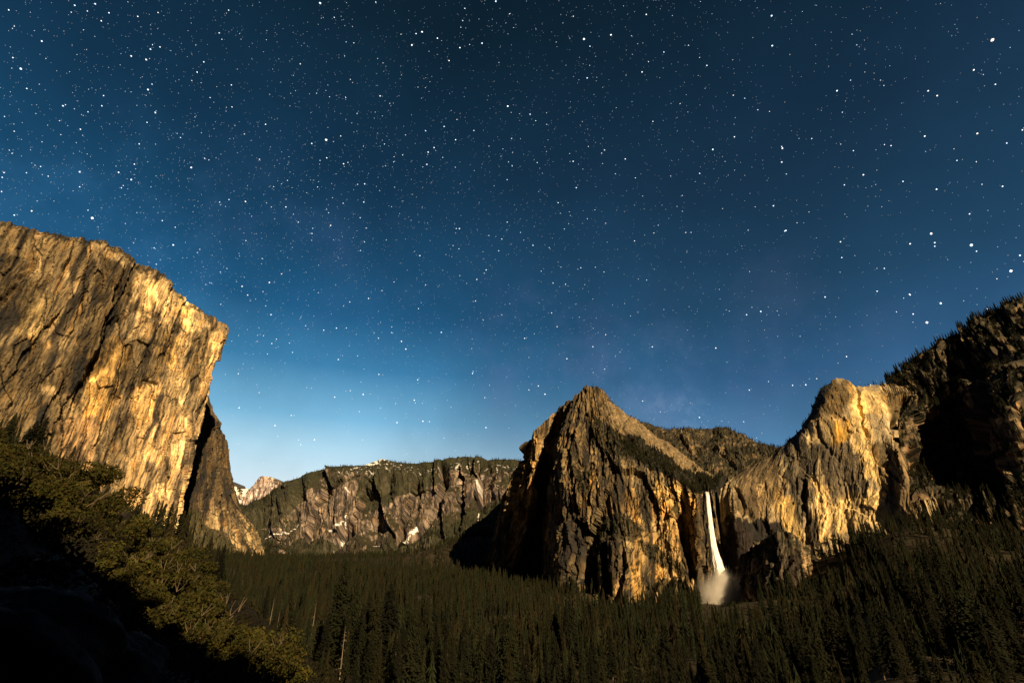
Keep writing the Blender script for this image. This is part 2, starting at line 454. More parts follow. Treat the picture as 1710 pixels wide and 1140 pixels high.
def ec_tint(T, px, py, n, U, V):
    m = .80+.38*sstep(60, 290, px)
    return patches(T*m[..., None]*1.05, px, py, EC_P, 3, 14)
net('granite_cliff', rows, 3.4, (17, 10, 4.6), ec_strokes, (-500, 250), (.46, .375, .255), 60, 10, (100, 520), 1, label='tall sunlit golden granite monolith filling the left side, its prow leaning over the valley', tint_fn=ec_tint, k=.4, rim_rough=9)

# ---- east buttress behind the prow
EB_V = [(285,850),(335,852),(345,872),(360,885),(385,905),(412,928),(435,945),(280,945)]
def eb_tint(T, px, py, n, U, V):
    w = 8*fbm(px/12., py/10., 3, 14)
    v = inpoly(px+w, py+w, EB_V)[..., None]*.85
    T = T*(.30+.8*sstep(830, 885, py+10*fbm(px/12., py/14., 2, 4)))[..., None]  # upper buttress darkened in the stone colour, standing in for its shadow
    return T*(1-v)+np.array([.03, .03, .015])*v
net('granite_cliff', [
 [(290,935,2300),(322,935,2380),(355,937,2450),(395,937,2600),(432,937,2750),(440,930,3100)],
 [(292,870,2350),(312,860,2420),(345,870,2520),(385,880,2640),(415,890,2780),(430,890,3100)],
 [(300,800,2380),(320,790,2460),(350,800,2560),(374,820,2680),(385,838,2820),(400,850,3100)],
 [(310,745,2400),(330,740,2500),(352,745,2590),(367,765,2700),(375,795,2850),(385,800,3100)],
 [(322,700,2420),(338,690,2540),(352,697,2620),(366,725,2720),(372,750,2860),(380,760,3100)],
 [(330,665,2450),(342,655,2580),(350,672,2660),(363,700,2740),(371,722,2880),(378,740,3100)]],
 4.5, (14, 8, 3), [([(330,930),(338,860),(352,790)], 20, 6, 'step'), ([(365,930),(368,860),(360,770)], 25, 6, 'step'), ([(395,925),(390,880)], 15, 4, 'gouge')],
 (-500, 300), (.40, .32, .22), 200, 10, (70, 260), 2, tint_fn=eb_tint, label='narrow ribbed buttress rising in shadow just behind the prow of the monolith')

# ---- far valley wall
fw = [(385,860,905,5700),(410,843,908,5500),(440,826,912,5350),(470,808,915,5250),(505,792,922,5150),(540,781,925,5050),(580,777,926,4900),(620,777,920,4800),(655,773,908,4700),(690,772,902,4600),(725,767,893,4450),(770,760,884,4350),(800,762,876,4250),(815,766,874,4230),(835,764,872,4150),(870,766,880,4050),(910,775,885,4000)]
rows = []
for fr, b in ((0, -900), (.12, -700), (.3, -560), (.55, -430), (.8, -330), (.92, -180), (1, 0)):
    rows.append([(p[0]-(2 if fr < 1 else 0), p[2]+(p[1]-p[2])*fr, p[3]+b*(1 if p[0] > 460 else .6)) for p in fw])
fw_st = [([(722,850),(728,815),(733,780)], 130, 9, 'step'), ([(795,830),(799,790),(805,768)], 150, 9, 'step'), ([(560,915),(590,860),(605,820)], 70, 14, 'step'),
         ([(655,900),(680,850),(690,800)], 60, 14, 'step'), ([(500,905),(520,850),(545,800)], 60, 16, 'step'), ([(470,895),(490,840),(500,800)], 50, 12, 'gouge'),
         ([(620,900),(640,850),(650,800)], 40, 10, 'gouge'), ([(770,870),(775,830),(770,790)], 60, 10, 'stepr'), ([(685,895),(705,870),(722,845)], 90, 7, 'gouge'),
         ([(540,915),(560,900),(580,880)], 60, 8, 'gouge')]
snow_lines = [([(440,898),(465,886),(488,874),(494,862)], 1.5), ([(545,882),(562,876),(575,868)], 1.4), ([(545,912),(556,904),(560,893)], 2.2), ([(672,895),(682,884),(691,874)], 1.6),
              ([(795,800),(799,818)], 2.6), ([(796,802),(795,790)], 1.0), ([(795,850),(796,862)], 1.6), ([(760,778),(765,768)], 1.4), ([(572,878),(580,860)], .8), ([(620,905),(632,905)], 1.4),
              ([(575,812),(580,820)], 1.2), ([(620,790),(628,792)], 1.6), ([(590,780),(600,782)], 1.5)]
def fw_tint(T, px, py, n, U, V):
    w = 2.5*fbm(px/6., py/6., 3, 4)
    # dark brush on the rim and the left shoulder
    rimy = np.interp(px, [p[0] for p in fw], [p[1] for p in fw])
    v = sstep(16, 5, py-rimy+12*fbm(px/22., py/12., 3, 8))
    v = np.maximum(v, sstep(500, 455, px+20*fbm(px/20., py/20., 3, 9))*.8*(py < 880))
    for bx_, by_, r_ in ((640,835,14),(690,810,22),(650,800,20),(560,800,18),(610,845,10),(720,800,18),(850,800,22),(860,830,25)):
        v = np.maximum(v, .85*sstep(1.2, .6, np.hypot((px-bx_)/r_, (py-by_)/(r_*.5))+.5*fbm(px/9., py/7., 2, 6)))
    for pg in ([(395,865),(440,885),(470,935),(395,935)], [(470,905),(520,888),(560,902),(550,935),(470,935)], [(585,930),(640,908),(700,882),(760,864),(800,842),(850,822),(890,815),(890,930)], [(600,800),(650,785),(720,780),(735,800),(690,815),(650,845),(615,850),(590,825)], [(400,860),(440,835),(500,800),(530,800),(490,835),(470,860),(440,880),(400,880)]):
        v = np.maximum(v, .9*inpoly(px+6*fbm(px/12., py/9., 3, 6), py+6*fbm(px/10., py/9., 3, 7), pg))
    T = T*(1-v[..., None])+np.array([.03, .032, .018])*v[..., None]
    s = np.zeros(px.shape)
    for pts, wd in snow_lines:
        dd, _ = polydist(px+w*.9, py+w*.7, pts); s = np.maximum(s, sstep(wd*1.0, wd*.5, dd)*(noise(px/3., py/3., 5) > -.35))
    s = np.maximum(s, sstep(.30, .40, fbm(px/5., py/2.2, 3, 21))*sstep(22, 10, py-rimy)*sstep(3, 5, py-rimy)*(px > 560))
    return T*(1-s[..., None])+np.array([.72, .72, .75])*s[..., None]
net('valley_wall', rows, 7, (62, 13, 2.5), [(a_, b_*1.4, c_, d_) for a_, b_, c_, d_ in fw_st], (300, 900), (.31, .27, .285), 260, 60, (300, 620), 3, FAR_ROCK, 'long brown granite rim with snow streaks closing the valley in the distance', fw_tint, cat='mountain', flute_k=.3, rim_keep=.3)

# ---- snow dome on the skyline, the far half-round dome and the snowy shoulder beside it
net('mountain', [[(605,790,6900),(625,790,6800),(640,792,6750),(655,790,6800),(668,790,6900)], [(608,778,7100),(625,775,7000),(640,775,6950),(653,776,7000),(664,779,7100)], [(612,776,7400),(628,769,7300),(638,766,7250),(648,768,7300),(658,775,7400)]],
    14, (8, 5, 3), (), (0, 500), (.42, .37, .32), 100, 0, (200, 200), 4, FAR_ROCK, 'small bare summit with snow poking above the far rim',
    lambda T, px, py, n, U, V: T*(1-(s := sstep(.0, .12, fbm(px/7., py/3., 3, 3)+.006*(640-px)))[..., None])+.88*s[..., None], cat='mountain')
net('mountain', [
 [(365,860,10500),(385,862,10500),(400,862,10500),(420,860,10500),(440,858,10500)],
 [(365,835,10700),(380,835,10600),(395,838,10600),(410,835,10600),(425,832,10600)],
 [(368,815,10800),(380,820,10700),(392,824,10700),(405,822,10700),(418,822,10700)],
 [(370,799,11200),(378,804,11200),(388,811,11000),(400,815,11000),(412,816,11000)]],
 25, (40, 22, 10), (), (0, 900), (.5, .45, .5), 100, 0, (250, 260), 5, FAR_ROCK, 'snow patched shoulder left of the distant half dome',
 lambda T, px, py, n, U, V: T*(1-(s := np.maximum(sstep(.04, .12, fbm(px/9., py/3.5, 3, 33)), sstep(9, 5, np.hypot(px-393, (py-824)*1.9))))[..., None])+.9*s[..., None], cat='mountain')
net('mountain', [
 [(395,858,9000),(412,858,8900),(425,858,8800),(436,858,8950),(446,855,9000),(460,850,9000),(476,840,9100)],
 [(402,838,9100),(415,838,9000),(428,838,8900),(438,838,9150),(447,832,9150),(460,828,9100),(474,822,9200)],
 [(408,824,9200),(420,818,9100),(430,816,9000),(440,815,9300),(450,812,9200),(460,811,9150),(470,812,9300)],
 [(412,821,9300),(424,808,9250),(436,794,9250),(443,795,9400),(452,796,9300),(462,800,9300),(471,808,9450)]],
 14, (16, 9, 4), (), (0, 700), (.80, .72, .86), 100, 0, (160, 300), 6, FAR_ROCK, 'pale distant half dome with a sheer cut face on the skyline', k=.3, cat='mountain')

# ---- Cathedral rocks with the hanging valley and the fall recess
cath = [
 # base
 [(818,965,2750),(805,968,2250),(862,968,2080),(903,968,2120),(930,970,1560),(985,990,1400),(1050,1012,1250),(1100,995,1290),(1150,988,1280),(1168,988,1270),(1187,985,1335),(1218,985,1270)],
 [(836,880,2750),(830,880,2230),(878,885,2000),(905,880,2140),(937,880,1600),(990,890,1480),(1045,920,1350),(1098,910,1370),(1145,912,1330),(1166,915,1290),(1181,915,1342),(1205,915,1320)],
 [(856,815,2750),(849,815,2200),(889,820,1960),(911,815,2130),(936,810,1640),(985,810,1550),(1035,830,1450),(1090,835,1430),(1138,850,1370),(1164,860,1305),(1177,860,1344),(1196,860,1328)],
 [(868,777,2750),(866,775,2190),(893,780,1945),(916,770,2120),(940,762,1690),(985,762,1620),(1035,765,1550),(1080,775,1510),(1128,800,1430),(1163,820,1330),(1179,826,1348),(1192,826,1345)],
 [(874,750,2750),(872,750,2180),(895,750,1960),(922,725,2090),(952,712,1760),(985,700,1720),(1018,705,1690),(1060,738,1620),(1112,768,1580),(1160,798,1520),(1185,806,1500),(1205,804,1480)],
 [(885,742,2750),(880,738,2150),(898,714,2010),(933,682,2040),(968,656,1880),(984,644,1870),(1006,651,1880),(1043,688,1890),(1098,729,1840),(1152,768,1760),(1180,789,1700),(1215,796,1650)]]
cath_st = [
 ([(955,960),(958,900),(962,850)], 20, 6, 'step'), ([(975,960),(985,900),(1000,860)], 22, 7, 'step'), ([(1000,1000),(1003,950),(1008,900)], 34, 9, 'step'),
 ([(1035,1005),(1040,960),(1038,925)], 14, 4, 'gouge'), ([(975,985),(980,940),(985,900)], 30, 9, 'gouge'), ([(960,800),(975,740),(985,690)], 25, 12, 'step'),
 ([(1000,860),(1010,820),(1030,790)], 14, 8, 'step'), ([(1090,900),(1110,870),(1125,840)], 12, 6, 'gouge'), ([(1060,870),(1070,830),(1075,800)], 12, 7, 'step'),
 ([(1145,960),(1140,900),(1130,850)], 9, 6, 'gouge'), ([(850,860),(865,800),(872,760)], 40, 5, 'gouge'), ([(866,870),(878,820),(885,770)], 30, 6, 'step'),
 ([(905,830),(912,760),(930,705)], 30, 9, 'gouge'), ([(1105,1000),(1120,960),(1160,950)], 20, 6, 'gouge'), ([(1010,690),(1030,720),(1045,750)], 12, 8, 'gouge')]
strip = [(1035,735),(1075,738),(1110,760),(1150,785),(1190,800),(1215,800),(1200,822),(1165,822),(1135,806),(1100,788),(1070,778),(1045,765)]
bushes = [[(985,880),(1020,855),(1055,860),(1075,880),(1060,905),(1020,900),(1000,925),(985,915)], [(1065,900),(1100,915),(1145,950),(1165,965),(1140,960),(1105,945),(1075,925)],
          [(990,690),(1050,735),(1080,775),(1040,775),(1010,760),(985,730)], [(1100,960),(1150,975),(1170,1000),(1110,1010),(1090,985)], [(960,780),(990,790),(985,830),(965,820)],
          [(1005,905),(1012,930),(1000,980),(980,990),(985,930)]]
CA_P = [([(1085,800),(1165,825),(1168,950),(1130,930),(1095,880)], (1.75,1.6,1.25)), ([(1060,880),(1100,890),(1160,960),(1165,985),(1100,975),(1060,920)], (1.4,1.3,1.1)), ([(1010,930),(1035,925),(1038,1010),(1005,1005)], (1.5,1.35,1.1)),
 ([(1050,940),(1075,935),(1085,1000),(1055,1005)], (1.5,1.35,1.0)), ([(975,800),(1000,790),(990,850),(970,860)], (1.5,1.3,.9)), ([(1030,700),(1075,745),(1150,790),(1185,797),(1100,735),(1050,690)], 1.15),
 ([(870,770),(900,730),(897,860),(868,880),(850,860)], (1.5,1.35,1.1)), ([(1000,790),(1060,800),(1060,850),(1010,840)], .75), ([(940,880),(975,880),(970,960),(945,960)], .8), ([(1040,820),(1060,815),(1075,870),(1050,860)], (1.4,1.2,.9))]  # first patch paints the moonlit strip of the left buttress brighter
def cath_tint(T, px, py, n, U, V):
    m = .55+.45*sstep(1010, 1120, px)*sstep(740, 840, py)  # oblique light painted in: face darkened on the left, brighter to the right
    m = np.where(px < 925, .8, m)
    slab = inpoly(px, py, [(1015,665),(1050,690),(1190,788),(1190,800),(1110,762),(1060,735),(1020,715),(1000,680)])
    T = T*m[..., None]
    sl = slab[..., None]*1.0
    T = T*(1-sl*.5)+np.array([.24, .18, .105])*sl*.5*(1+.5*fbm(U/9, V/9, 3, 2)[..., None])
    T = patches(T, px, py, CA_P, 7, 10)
    w = 9*fbm(px/14., py/12., 3, 14)
    for k_, pg in enumerate([strip]+bushes):
        v = inpoly(px+w, py+w*.7, pg)[..., None]*(1.0 if k_ == 0 else .8)
        T = T*(1-v)+np.array([.022, .021, .011])*v
    wet = np.exp(-((px-1181)/13.)**2)*(py > 820)
    return T*(1-.75*wet[..., None])
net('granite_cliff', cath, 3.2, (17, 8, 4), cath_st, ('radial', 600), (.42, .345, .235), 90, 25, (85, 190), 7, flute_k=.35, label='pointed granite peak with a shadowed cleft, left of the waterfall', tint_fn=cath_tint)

# ---- wooded ridge behind
net('wooded_ridge', [
 [(1000,830,2350),(1060,830,2350),(1120,835,2300),(1180,835,2250),(1240,830,2200),(1300,820,2200),(1380,800,2200)],
 [(1000,760,2500),(1060,765,2480),(1120,770,2450),(1180,775,2400),(1230,780,2350),(1290,780,2300),(1380,770,2300)],
 [(1010,710,2700),(1060,715,2700),(1110,735,2680),(1165,735,2700),(1215,745,2650),(1275,760,2500),(1370,760,2500)],
 [(1020,695,2900),(1055,696,2900),(1100,710,2900),(1150,715,3050),(1195,709,3050),(1225,716,2950),(1262,735,2850),(1296,751,2750),(1360,765,2700)][:7] if False else
 [(1020,695,2900),(1055,698,2900),(1108,713,2900),(1160,714,3050),(1210,711,3000),(1262,736,2850),(1340,762,2700)]],
 6, (24, 12, 5), [([(1150,760),(1165,735),(1190,720)], 30, 10, 'gouge')], (0, 600), (.26, .21, .16), 50, 0, (150, 150), 8,
 label='dark wooded ridge on the skyline above the waterfall', cat='ridge',
 tint_fn=lambda T, px, py, n, U, V: T*(1-.8*(s := sstep(-.22, .1, fbm(px/16., py/9., 3, 4)))[..., None])+np.array([.022, .02, .011])*.8*s[..., None])

# ---- Leaning tower wall
lean = [
 [(1208,988,1330),(1235,980,1230),(1278,975,1190),(1312,960,1190),(1362,930,1150),(1412,915,1110),(1455,900,1070),(1492,880,1040),(1518,855,1010),(1560,830,1000)],
 [(1206,915,1350),(1235,910,1262),(1280,910,1235),(1320,885,1212),(1362,868,1180),(1412,848,1140),(1455,828,1100),(1490,810,1070),(1516,795,1045),(1521,780,1400)],
 [(1203,860,1362),(1228,860,1292),(1275,855,1272),(1320,825,1240),(1360,795,1210),(1402,775,1180),(1443,755,1150),(1473,745,1145),(1499,742,1120),(1503,735,1450)],
 [(1201,830,1372),(1224,828,1322),(1270,808,1302),(1318,778,1272),(1357,738,1258),(1396,705,1238),(1430,694,1220),(1458,692,1225),(1498,696,1215),(1503,700,1480)],
 [(1205,812,1380),(1232,797,1350),(1280,775,1338),(1322,748,1312),(1352,712,1300),(1380,665,1290),(1412,652,1280),(1442,658,1290),(1480,660,1290),(1530,660,1300)],
 [(1220,800,1440),(1246,782,1420),(1292,758,1400),(1328,728,1380),(1350,692,1360),(1372,648,1350),(1404,632,1345),(1432,644,1360),(1470,642,1390),(1520,640,1420)]]
lean_st = [([(1345,905),(1345,860),(1340,800)], 22, 6, 'gouge'), ([(1240,860),(1235,830),(1228,815)], 18, 4, 'gouge'), ([(1262,880),(1245,850),(1232,820)], 14, 4, 'gouge'),
           ([(1400,770),(1370,735),(1365,715)], 10, 5, 'gouge'), ([(1495,800),(1465,770),(1450,740),(1440,700)], 22, 7, 'step'), ([(1450,720),(1438,680),(1430,650)], 25, 8, 'stepr'),
           ([(1300,830),(1310,790),(1320,770)], 14, 6, 'step'), ([(1420,890),(1415,850),(1405,800)], 8, 5, 'gouge'), ([(1497,760),(1497,720),(1498,695)], 40, 14, 'stepr')]
def streakmask(px, py, x0, x1, y0, y1, seed, w=5):
    sh = 8*fbm(px/18., py/60., 3, seed)
    return sstep(0, w, px+sh-x0)*sstep(0, w, x1-px-sh)*sstep(0, 14, py+sh-y0)*sstep(0, 18, y1-py+sh)
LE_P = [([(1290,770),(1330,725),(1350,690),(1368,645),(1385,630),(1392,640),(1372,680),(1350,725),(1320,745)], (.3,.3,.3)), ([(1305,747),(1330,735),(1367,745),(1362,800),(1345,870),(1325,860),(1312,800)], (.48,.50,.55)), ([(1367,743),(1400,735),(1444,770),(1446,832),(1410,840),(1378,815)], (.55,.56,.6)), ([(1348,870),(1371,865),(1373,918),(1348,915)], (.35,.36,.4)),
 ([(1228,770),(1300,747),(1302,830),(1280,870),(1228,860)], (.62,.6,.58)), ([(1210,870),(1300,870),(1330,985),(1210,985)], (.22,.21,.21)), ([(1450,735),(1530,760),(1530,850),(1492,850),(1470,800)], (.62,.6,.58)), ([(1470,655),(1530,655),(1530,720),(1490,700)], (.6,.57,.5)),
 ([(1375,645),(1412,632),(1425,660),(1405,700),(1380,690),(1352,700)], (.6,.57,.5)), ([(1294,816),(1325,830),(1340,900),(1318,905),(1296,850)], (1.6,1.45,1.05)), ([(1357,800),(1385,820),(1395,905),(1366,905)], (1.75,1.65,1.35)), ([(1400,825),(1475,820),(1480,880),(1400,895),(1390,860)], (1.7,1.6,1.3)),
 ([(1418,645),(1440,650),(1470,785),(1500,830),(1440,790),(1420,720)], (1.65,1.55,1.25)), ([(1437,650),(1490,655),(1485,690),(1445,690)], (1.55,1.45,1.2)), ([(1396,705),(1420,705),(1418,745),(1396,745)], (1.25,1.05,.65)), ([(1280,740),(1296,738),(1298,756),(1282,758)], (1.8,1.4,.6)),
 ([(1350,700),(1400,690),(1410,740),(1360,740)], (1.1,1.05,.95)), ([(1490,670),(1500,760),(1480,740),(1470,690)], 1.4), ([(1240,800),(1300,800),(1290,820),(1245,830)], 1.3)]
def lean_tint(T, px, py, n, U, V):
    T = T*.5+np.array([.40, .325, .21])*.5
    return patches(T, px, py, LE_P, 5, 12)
net('granite_cliff', lean, 2.8, (6, 2.6, 1.8), [(a_, b_*.55, c_*.8, d_) for a_, b_, c_, d_ in lean_st], ('radial', 450), (.60, .485, .315), 120, 25, (90, 210), 9, flute_k=.0, label='broad bright golden cliff with dark streaks, right of the waterfall', tint_fn=lean_tint)

# ---- rocky knob under it
net('rock_outcrop', [
 [(1225,985,1250),(1262,988,1150),(1285,992,1075),(1305,995,1050),(1335,995,1040),(1362,990,1050),(1384,982,1090)],
 [(1234,950,1255),(1268,950,1165),(1288,950,1085),(1306,950,1065),(1334,955,1055),(1358,960,1060),(1378,968,1095)],
 [(1246,922,1262),(1276,918,1180),(1292,910,1105),(1308,908,1085),(1328,915,1080),(1350,932,1080),(1370,950,1100)],
 [(1258,905,1275),(1282,902,1190),(1296,892,1135),(1308,888,1125),(1322,892,1122),(1342,912,1120),(1364,940,1130)]],
 2.4, (9, 6, 2.5), [([(1296,985),(1293,940),(1292,905)], 14, 5, 'gouge')], (0, 120), (.34, .27, .2), 60, 5, (45, 80), 10, rim_rough=3, label='blunt rocky knob at the foot of the bright cliff', cat='outcrop')

# ---- dark mountain on the right
hill = [
 [(1525,838,1050),(1540,838,1035),(1562,850,1000),(1600,868,960),(1642,880,920),(1685,892,880),(1735,900,840),(1805,905,780),(1910,915,700),(2200,940,560)],
 [(1504,770,1150),(1520,772,1150),(1556,785,1170),(1600,790,1150),(1640,795,1110),(1676,800,1010),(1715,800,930),(1800,800,870),(1915,800,800),(2220,820,650)],
 [(1500,704,1235),(1514,705,1235),(1550,705,1270),(1590,705,1245),(1634,705,1200),(1664,700,1040),(1692,690,950),(1780,680,900),(1900,690,830),(2220,700,700)],
 [(1526,657,1330),(1534,657,1320),(1546,655,1300),(1570,645,1275),(1615,632,1240),(1658,612,1150),(1702,595,1080),(1780,570,1020),(1880,550,930),(2200,540,750)],
 [(1478,634,1430),(1488,626,1425),(1508,604,1405),(1544,583,1375),(1584,560,1340),(1624,535,1300),(1666,514,1250),(1717,493,1205),(1825,432,1110),(2150,320,900)]]
def hill_tint(T, px, py, n, U, V):
    s = sstep(-.12, .08, fbm(px/26., py/18., 4, 14))
    s = np.maximum(s, sstep(640, 600, py)*.6)
    T = T*(1-.9*s[..., None])+np.array([.022, .02, .011])*.9*s[..., None]
    return T
net('mountain', hill, 5.5, (26, 14, 6), [([(1590,620),(1640,600),(1690,600)], 20, 12, 'gouge')], ('radial', 500), (.30, .235, .18), 120, 10, (120, 170), 11,
    label='steep dark wooded mountainside rising past the right edge', tint_fn=hill_tint, cat='mountain')

# ================================================================ ground
gc = []   # control heights: (x, y, z)
def gp(px, py, Y, dz=0):
    p = W(px, py, Y); gc.append((p[0], p[1], p[2]+dz))
for a in [(500,930,5000),(600,935,4200),(700,935,3600),(420,935,3600),(560,950,2500),(700,955,2300),(800,965,1900),(430,945,2400),(350,940,2400),(310,935,2050),
          (300,950,1700),(400,955,1700),(600,975,1500),(750,985,1500),(450,985,1100),(650,1000,1100),(850,1000,1300),(930,988,1450),(1000,1015,1250),(1050,1035,1130),(1120,1020,1150),
          (1170,1010,1180),(1210,1012,1200),(1260,1005,1130),(1310,1010,1000),(1370,990,1010),(1400,935,1040),(1450,910,1010),(1490,893,980),(1520,868,960),(1560,880,930),(1600,892,890),(1650,906,850),(1710,920,800),
          (1800,930,740),(2000,955,600),(1380,1040,700),(1450,1000,720),(1550,960,650),(1650,980,520),(1750,1020,400),(1250,1070,620),(1100,1080,650),(900,1060,750),(750,1060,720),
          (600,1060,650),(480,1060,560),(855,1150,400),(1000,1150,400),(1150,1150,400),(1300,1150,360),(1450,1120,380),(1600,1110,300),(1710,1150,230),(700,1150,390),(560,1150,360),(450,1150,300),
          (292,925,1980),(262,925,1850),(230,915,1750),(190,905,1600),(150,890,1450),(100,870,1300),(0,820,1150),(-200,740,900),(-450,700,700),
          (830,962,2300),(860,975,1850),(400,922,4600),(440,920,4700),(520,933,4400),(640,926,4000),(700,918,3900),(760,905,3700),(810,893,3500),(860,896,3400)]:
    gp(*a)
# left bank below the oaks (crowns stand ~10 m above)
for a in [(420,1180,120),(390,1150,120),(330,1110,125),(300,1060,140),(250,1030,140),(200,1000,150),(150,960,160),(100,910,170),(60,860,180),(0,830,190),(-150,800,190),(-400,760,180),
          (260,960,220),(200,930,240),(150,890,250),(80,820,260),(320,990,260),(0,770,270),(-200,700,280)]:
    gp(a[0], a[1], a[2], -5)
# dark near bank
for a in [(-300,700,26),(-100,790,28),(0,850,30),(60,900,32),(110,985,33),(190,1040,34),(240,1080,35),(300,1140,36),(360,1230,38),(-100,1000,14),(100,1150,16)]:
    gp(*a)
for a in [(0,4,147),(6,8,143),(10,20,134),(10,50,118),(0,100,98),(60,100,98),(150,120,96),(0,200,82),(130,200,82),(-60,200,90),(300,150,110),(500,200,140),(25,0,149),(60,10,150),(-6,2,148),(-14,4,150),
          (0,-8,149),(0,-30,166),(-30,-40,180),(30,-40,180),(40,-110,258),(-60,-110,255),(140,-90,240),(-160,-60,235),(240,-40,200),(0,-200,300),(200,-220,300),(-300,-200,320),(0,-800,420),(600,-600,380),(-700,-300,380),
          (800,0,380),(-900,300,420),(0,-3000,500),(3000,-500,450),(-3000,0,500),(0,20000,0),(9000,9000,300),(-9000,9000,300),(3000,5000,400),(-4000,5000,350),(2200,2400,300),(-60,60,142),(-90,100,150)]:
    gc.append(a)
for a in [(400,1140,38,-8),(470,1140,38,-13),(560,1140,38,-15),(700,1140,40,-15),(900,1140,40,-14),(400,1140,60,-10),(330,1060,60,-12),(260,1000,60,-12),(180,960,60,-10),(120,900,62,-8),(40,820,62,-8),(500,1140,70,-12)]:
    gp(*a)
gc = np.array(gc, float)
def tologpolar(x, y):
    r = np.sqrt(x*x+y*y)+1e-6
    return np.arctan2(x, y), np.log(r+6)
ga, gl = tologpolar(gc[:, 0], gc[:, 1])
def ground_z(x, y):
    x = np.asarray(x, float); y = np.asarray(y, float); sh = x.shape
    a, l = tologpolar(x.ravel(), y.ravel())
    out = np.zeros(a.shape)
    for s in range(0, len(a), 40000):
        da = np.abs(a[s:s+40000, None]-ga[None]); da = np.minimum(da, 2*pi-da)
        d2 = (da*1.1)**2+(l[s:s+40000, None]-gl[None])**2
        w = 1/(d2+.0008)**2.2
        out[s:s+40000] = (w*gc[None, :, 2]).sum(1)/w.sum(1)
    r = np.hypot(x, y).ravel()
    xx = x.ravel(); yy = y.ravel()
    out += sstep(150, 900, r)*7*fbm(xx/150, yy/150, 3, 51)+1.2*sstep(20, 80, r)*fbm(xx/14, yy/14, 3, 52)+.25*fbm(xx/2.5, yy/2.5, 3, 53)
    return out.reshape(sh)
na, nr_ = 900, 420
A_ = np.concatenate([np.linspace(-1.15, 1.15, 700), np.linspace(1.15, 2*pi-1.15, 120)[1:]])
Rr = np.exp(np.linspace(math.log(1.5), math.log(60000), nr_))
AA, RR = np.meshgrid(A_, Rr)
gx = RR*np.sin(AA); gy = RR*np.cos(AA)
gz = ground_z(gx, gy)
V = np.stack([gx, gy, gz], -1)
tn = fbm(gx/30, gy/30, 4, 60); tb = fbm(gx/120, gy/120, 3, 61)
GT = np.array([.055, .045, .025])*(1+.5*tn[..., None])
bare = sstep(.18, .34, tb)[..., None]*.3
GT = GT*.45
GT = GT*(1-bare)+np.array([.07, .058, .042])*bare*(1+.4*tn[..., None])
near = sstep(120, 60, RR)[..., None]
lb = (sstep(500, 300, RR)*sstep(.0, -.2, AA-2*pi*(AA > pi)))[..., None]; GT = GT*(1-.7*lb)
GT = GT*(1-near)+np.array([.014, .011, .010])*near  # near bank's ground colour blackened to deepen the hill's shade
V2 = np.concatenate([V.reshape(-1, 3), [[0, 0, V[0, :, 2].mean()]]], 0)
Fc = grid_faces(nr_, len(A_))
tri_c = np.stack([np.arange(len(A_)-1), np.arange(len(A_)-1)+1, np.full(len(A_)-1, len(V2)-1)], -1)
flat = np.concatenate([Fc[:, ::-1].ravel(), tri_c.ravel()])
sizes = np.concatenate([np.full(len(Fc), 4), np.full(len(tri_c), 3)])
gm = mesh_from('ground', V2, flat, sizes, GROUND, True, np.concatenate([GT.reshape(-1, 3), [[.03]*3]], 0))
tag(link('ground', gm), 'dark forest floor of the valley and its slopes', 'ground', None, 'structure')

# ================================================================ conifers
rng = np.random.default_rng(11)
def skirt_tree(levels, pts, seed, jag=.45, width=.17):
    """unit-height conifer of ragged whorls; returns V, F(tris), height fraction"""
    r = np.random.default_rng(seed)
    V = [];F = []
    for k in range(levels):
        t0 = .1+.88*k/levels; t1 = min(1, t0+1.55*.9/levels)
        rad = width*(1-t0)**.8*(.8+.4*r.random())+.008
        ph = r.random()*6.28
        for i in range(pts):
            a = ph+2*pi*i/pts+r.normal()*.12; rr_ = rad*(1-jag*r.random())
            da = 2*pi/pts*.62
            b = len(V)
            V += [(rr_*cos(a), rr_*sin(a), t0-.03-.03*r.random()), (rr_*.28*cos(a-da*1.6), rr_*.28*sin(a-da*1.6), t0+.35*(t1-t0)), (0, 0, t1), (rr_*.28*cos(a+da*1.6), rr_*.28*sin(a+da*1.6), t0+.35*(t1-t0))]
            F += [(b, b+1, b+2), (b, b+2, b+3)]
    return np.array(V), np.array(F)
def branch_tree(levels, nb, seed, width=.16, bare=.12, sparse=0.0, droop=.06):
    r = np.random.default_rng(seed)
    V = []; F = []
    for k in range(levels):
        t0 = bare+(1-bare)*(k/levels)**.92
        rad0 = width*((1-t0)**.75)*(1 if t0 > bare+.1 else .75)+.006
        if r.random() < sparse*.5: continue
        for i in range(nb):
            if r.random() < sparse: continue
            a = r.random()*2*pi; L_ = rad0*(.6+.55*r.random())
            dz = -droop*L_/width*(.5+r.random())
            zz = t0+r.normal()*.006
            ca, sa = cos(a), sin(a)
            for q in range(5):                      # twigs: leaf-like pieces along the branch
                f = .18+.8*q/4; w = L_*.30*(1.15-f*.75)
                cx, cy, cz = ca*L_*f, sa*L_*f, zz+dz*f*f+r.normal()*.003
                sg = -1 if q % 2 else 1
                tx, ty = -sa*sg, ca*sg
                b = len(V)
                V += [(cx-ca*w*.5, cy-sa*w*.5, cz+.004), (cx+ca*w*.9+tx*w*.5, cy+sa*w*.9+ty*w*.5, cz-.009-.008*r.random()), (cx+tx*w*1.2, cy+ty*w*1.2, cz-.014-.01*r.random()), (cx-tx*w*.7, cy-ty*w*.7, cz-.004)]
                F += [(b, b+1, b+2), (b, b+1, b+3)]
    b = len(V)
    V += [(0, 0, 1.0), (.008, 0, .93), (-.006, .006, .93), (-.004, -.007, .93)]; F += [(b, b+1, b+2), (b, b+2, b+3), (b, b+3, b+1)]
    return np.array(V), np.array(F)
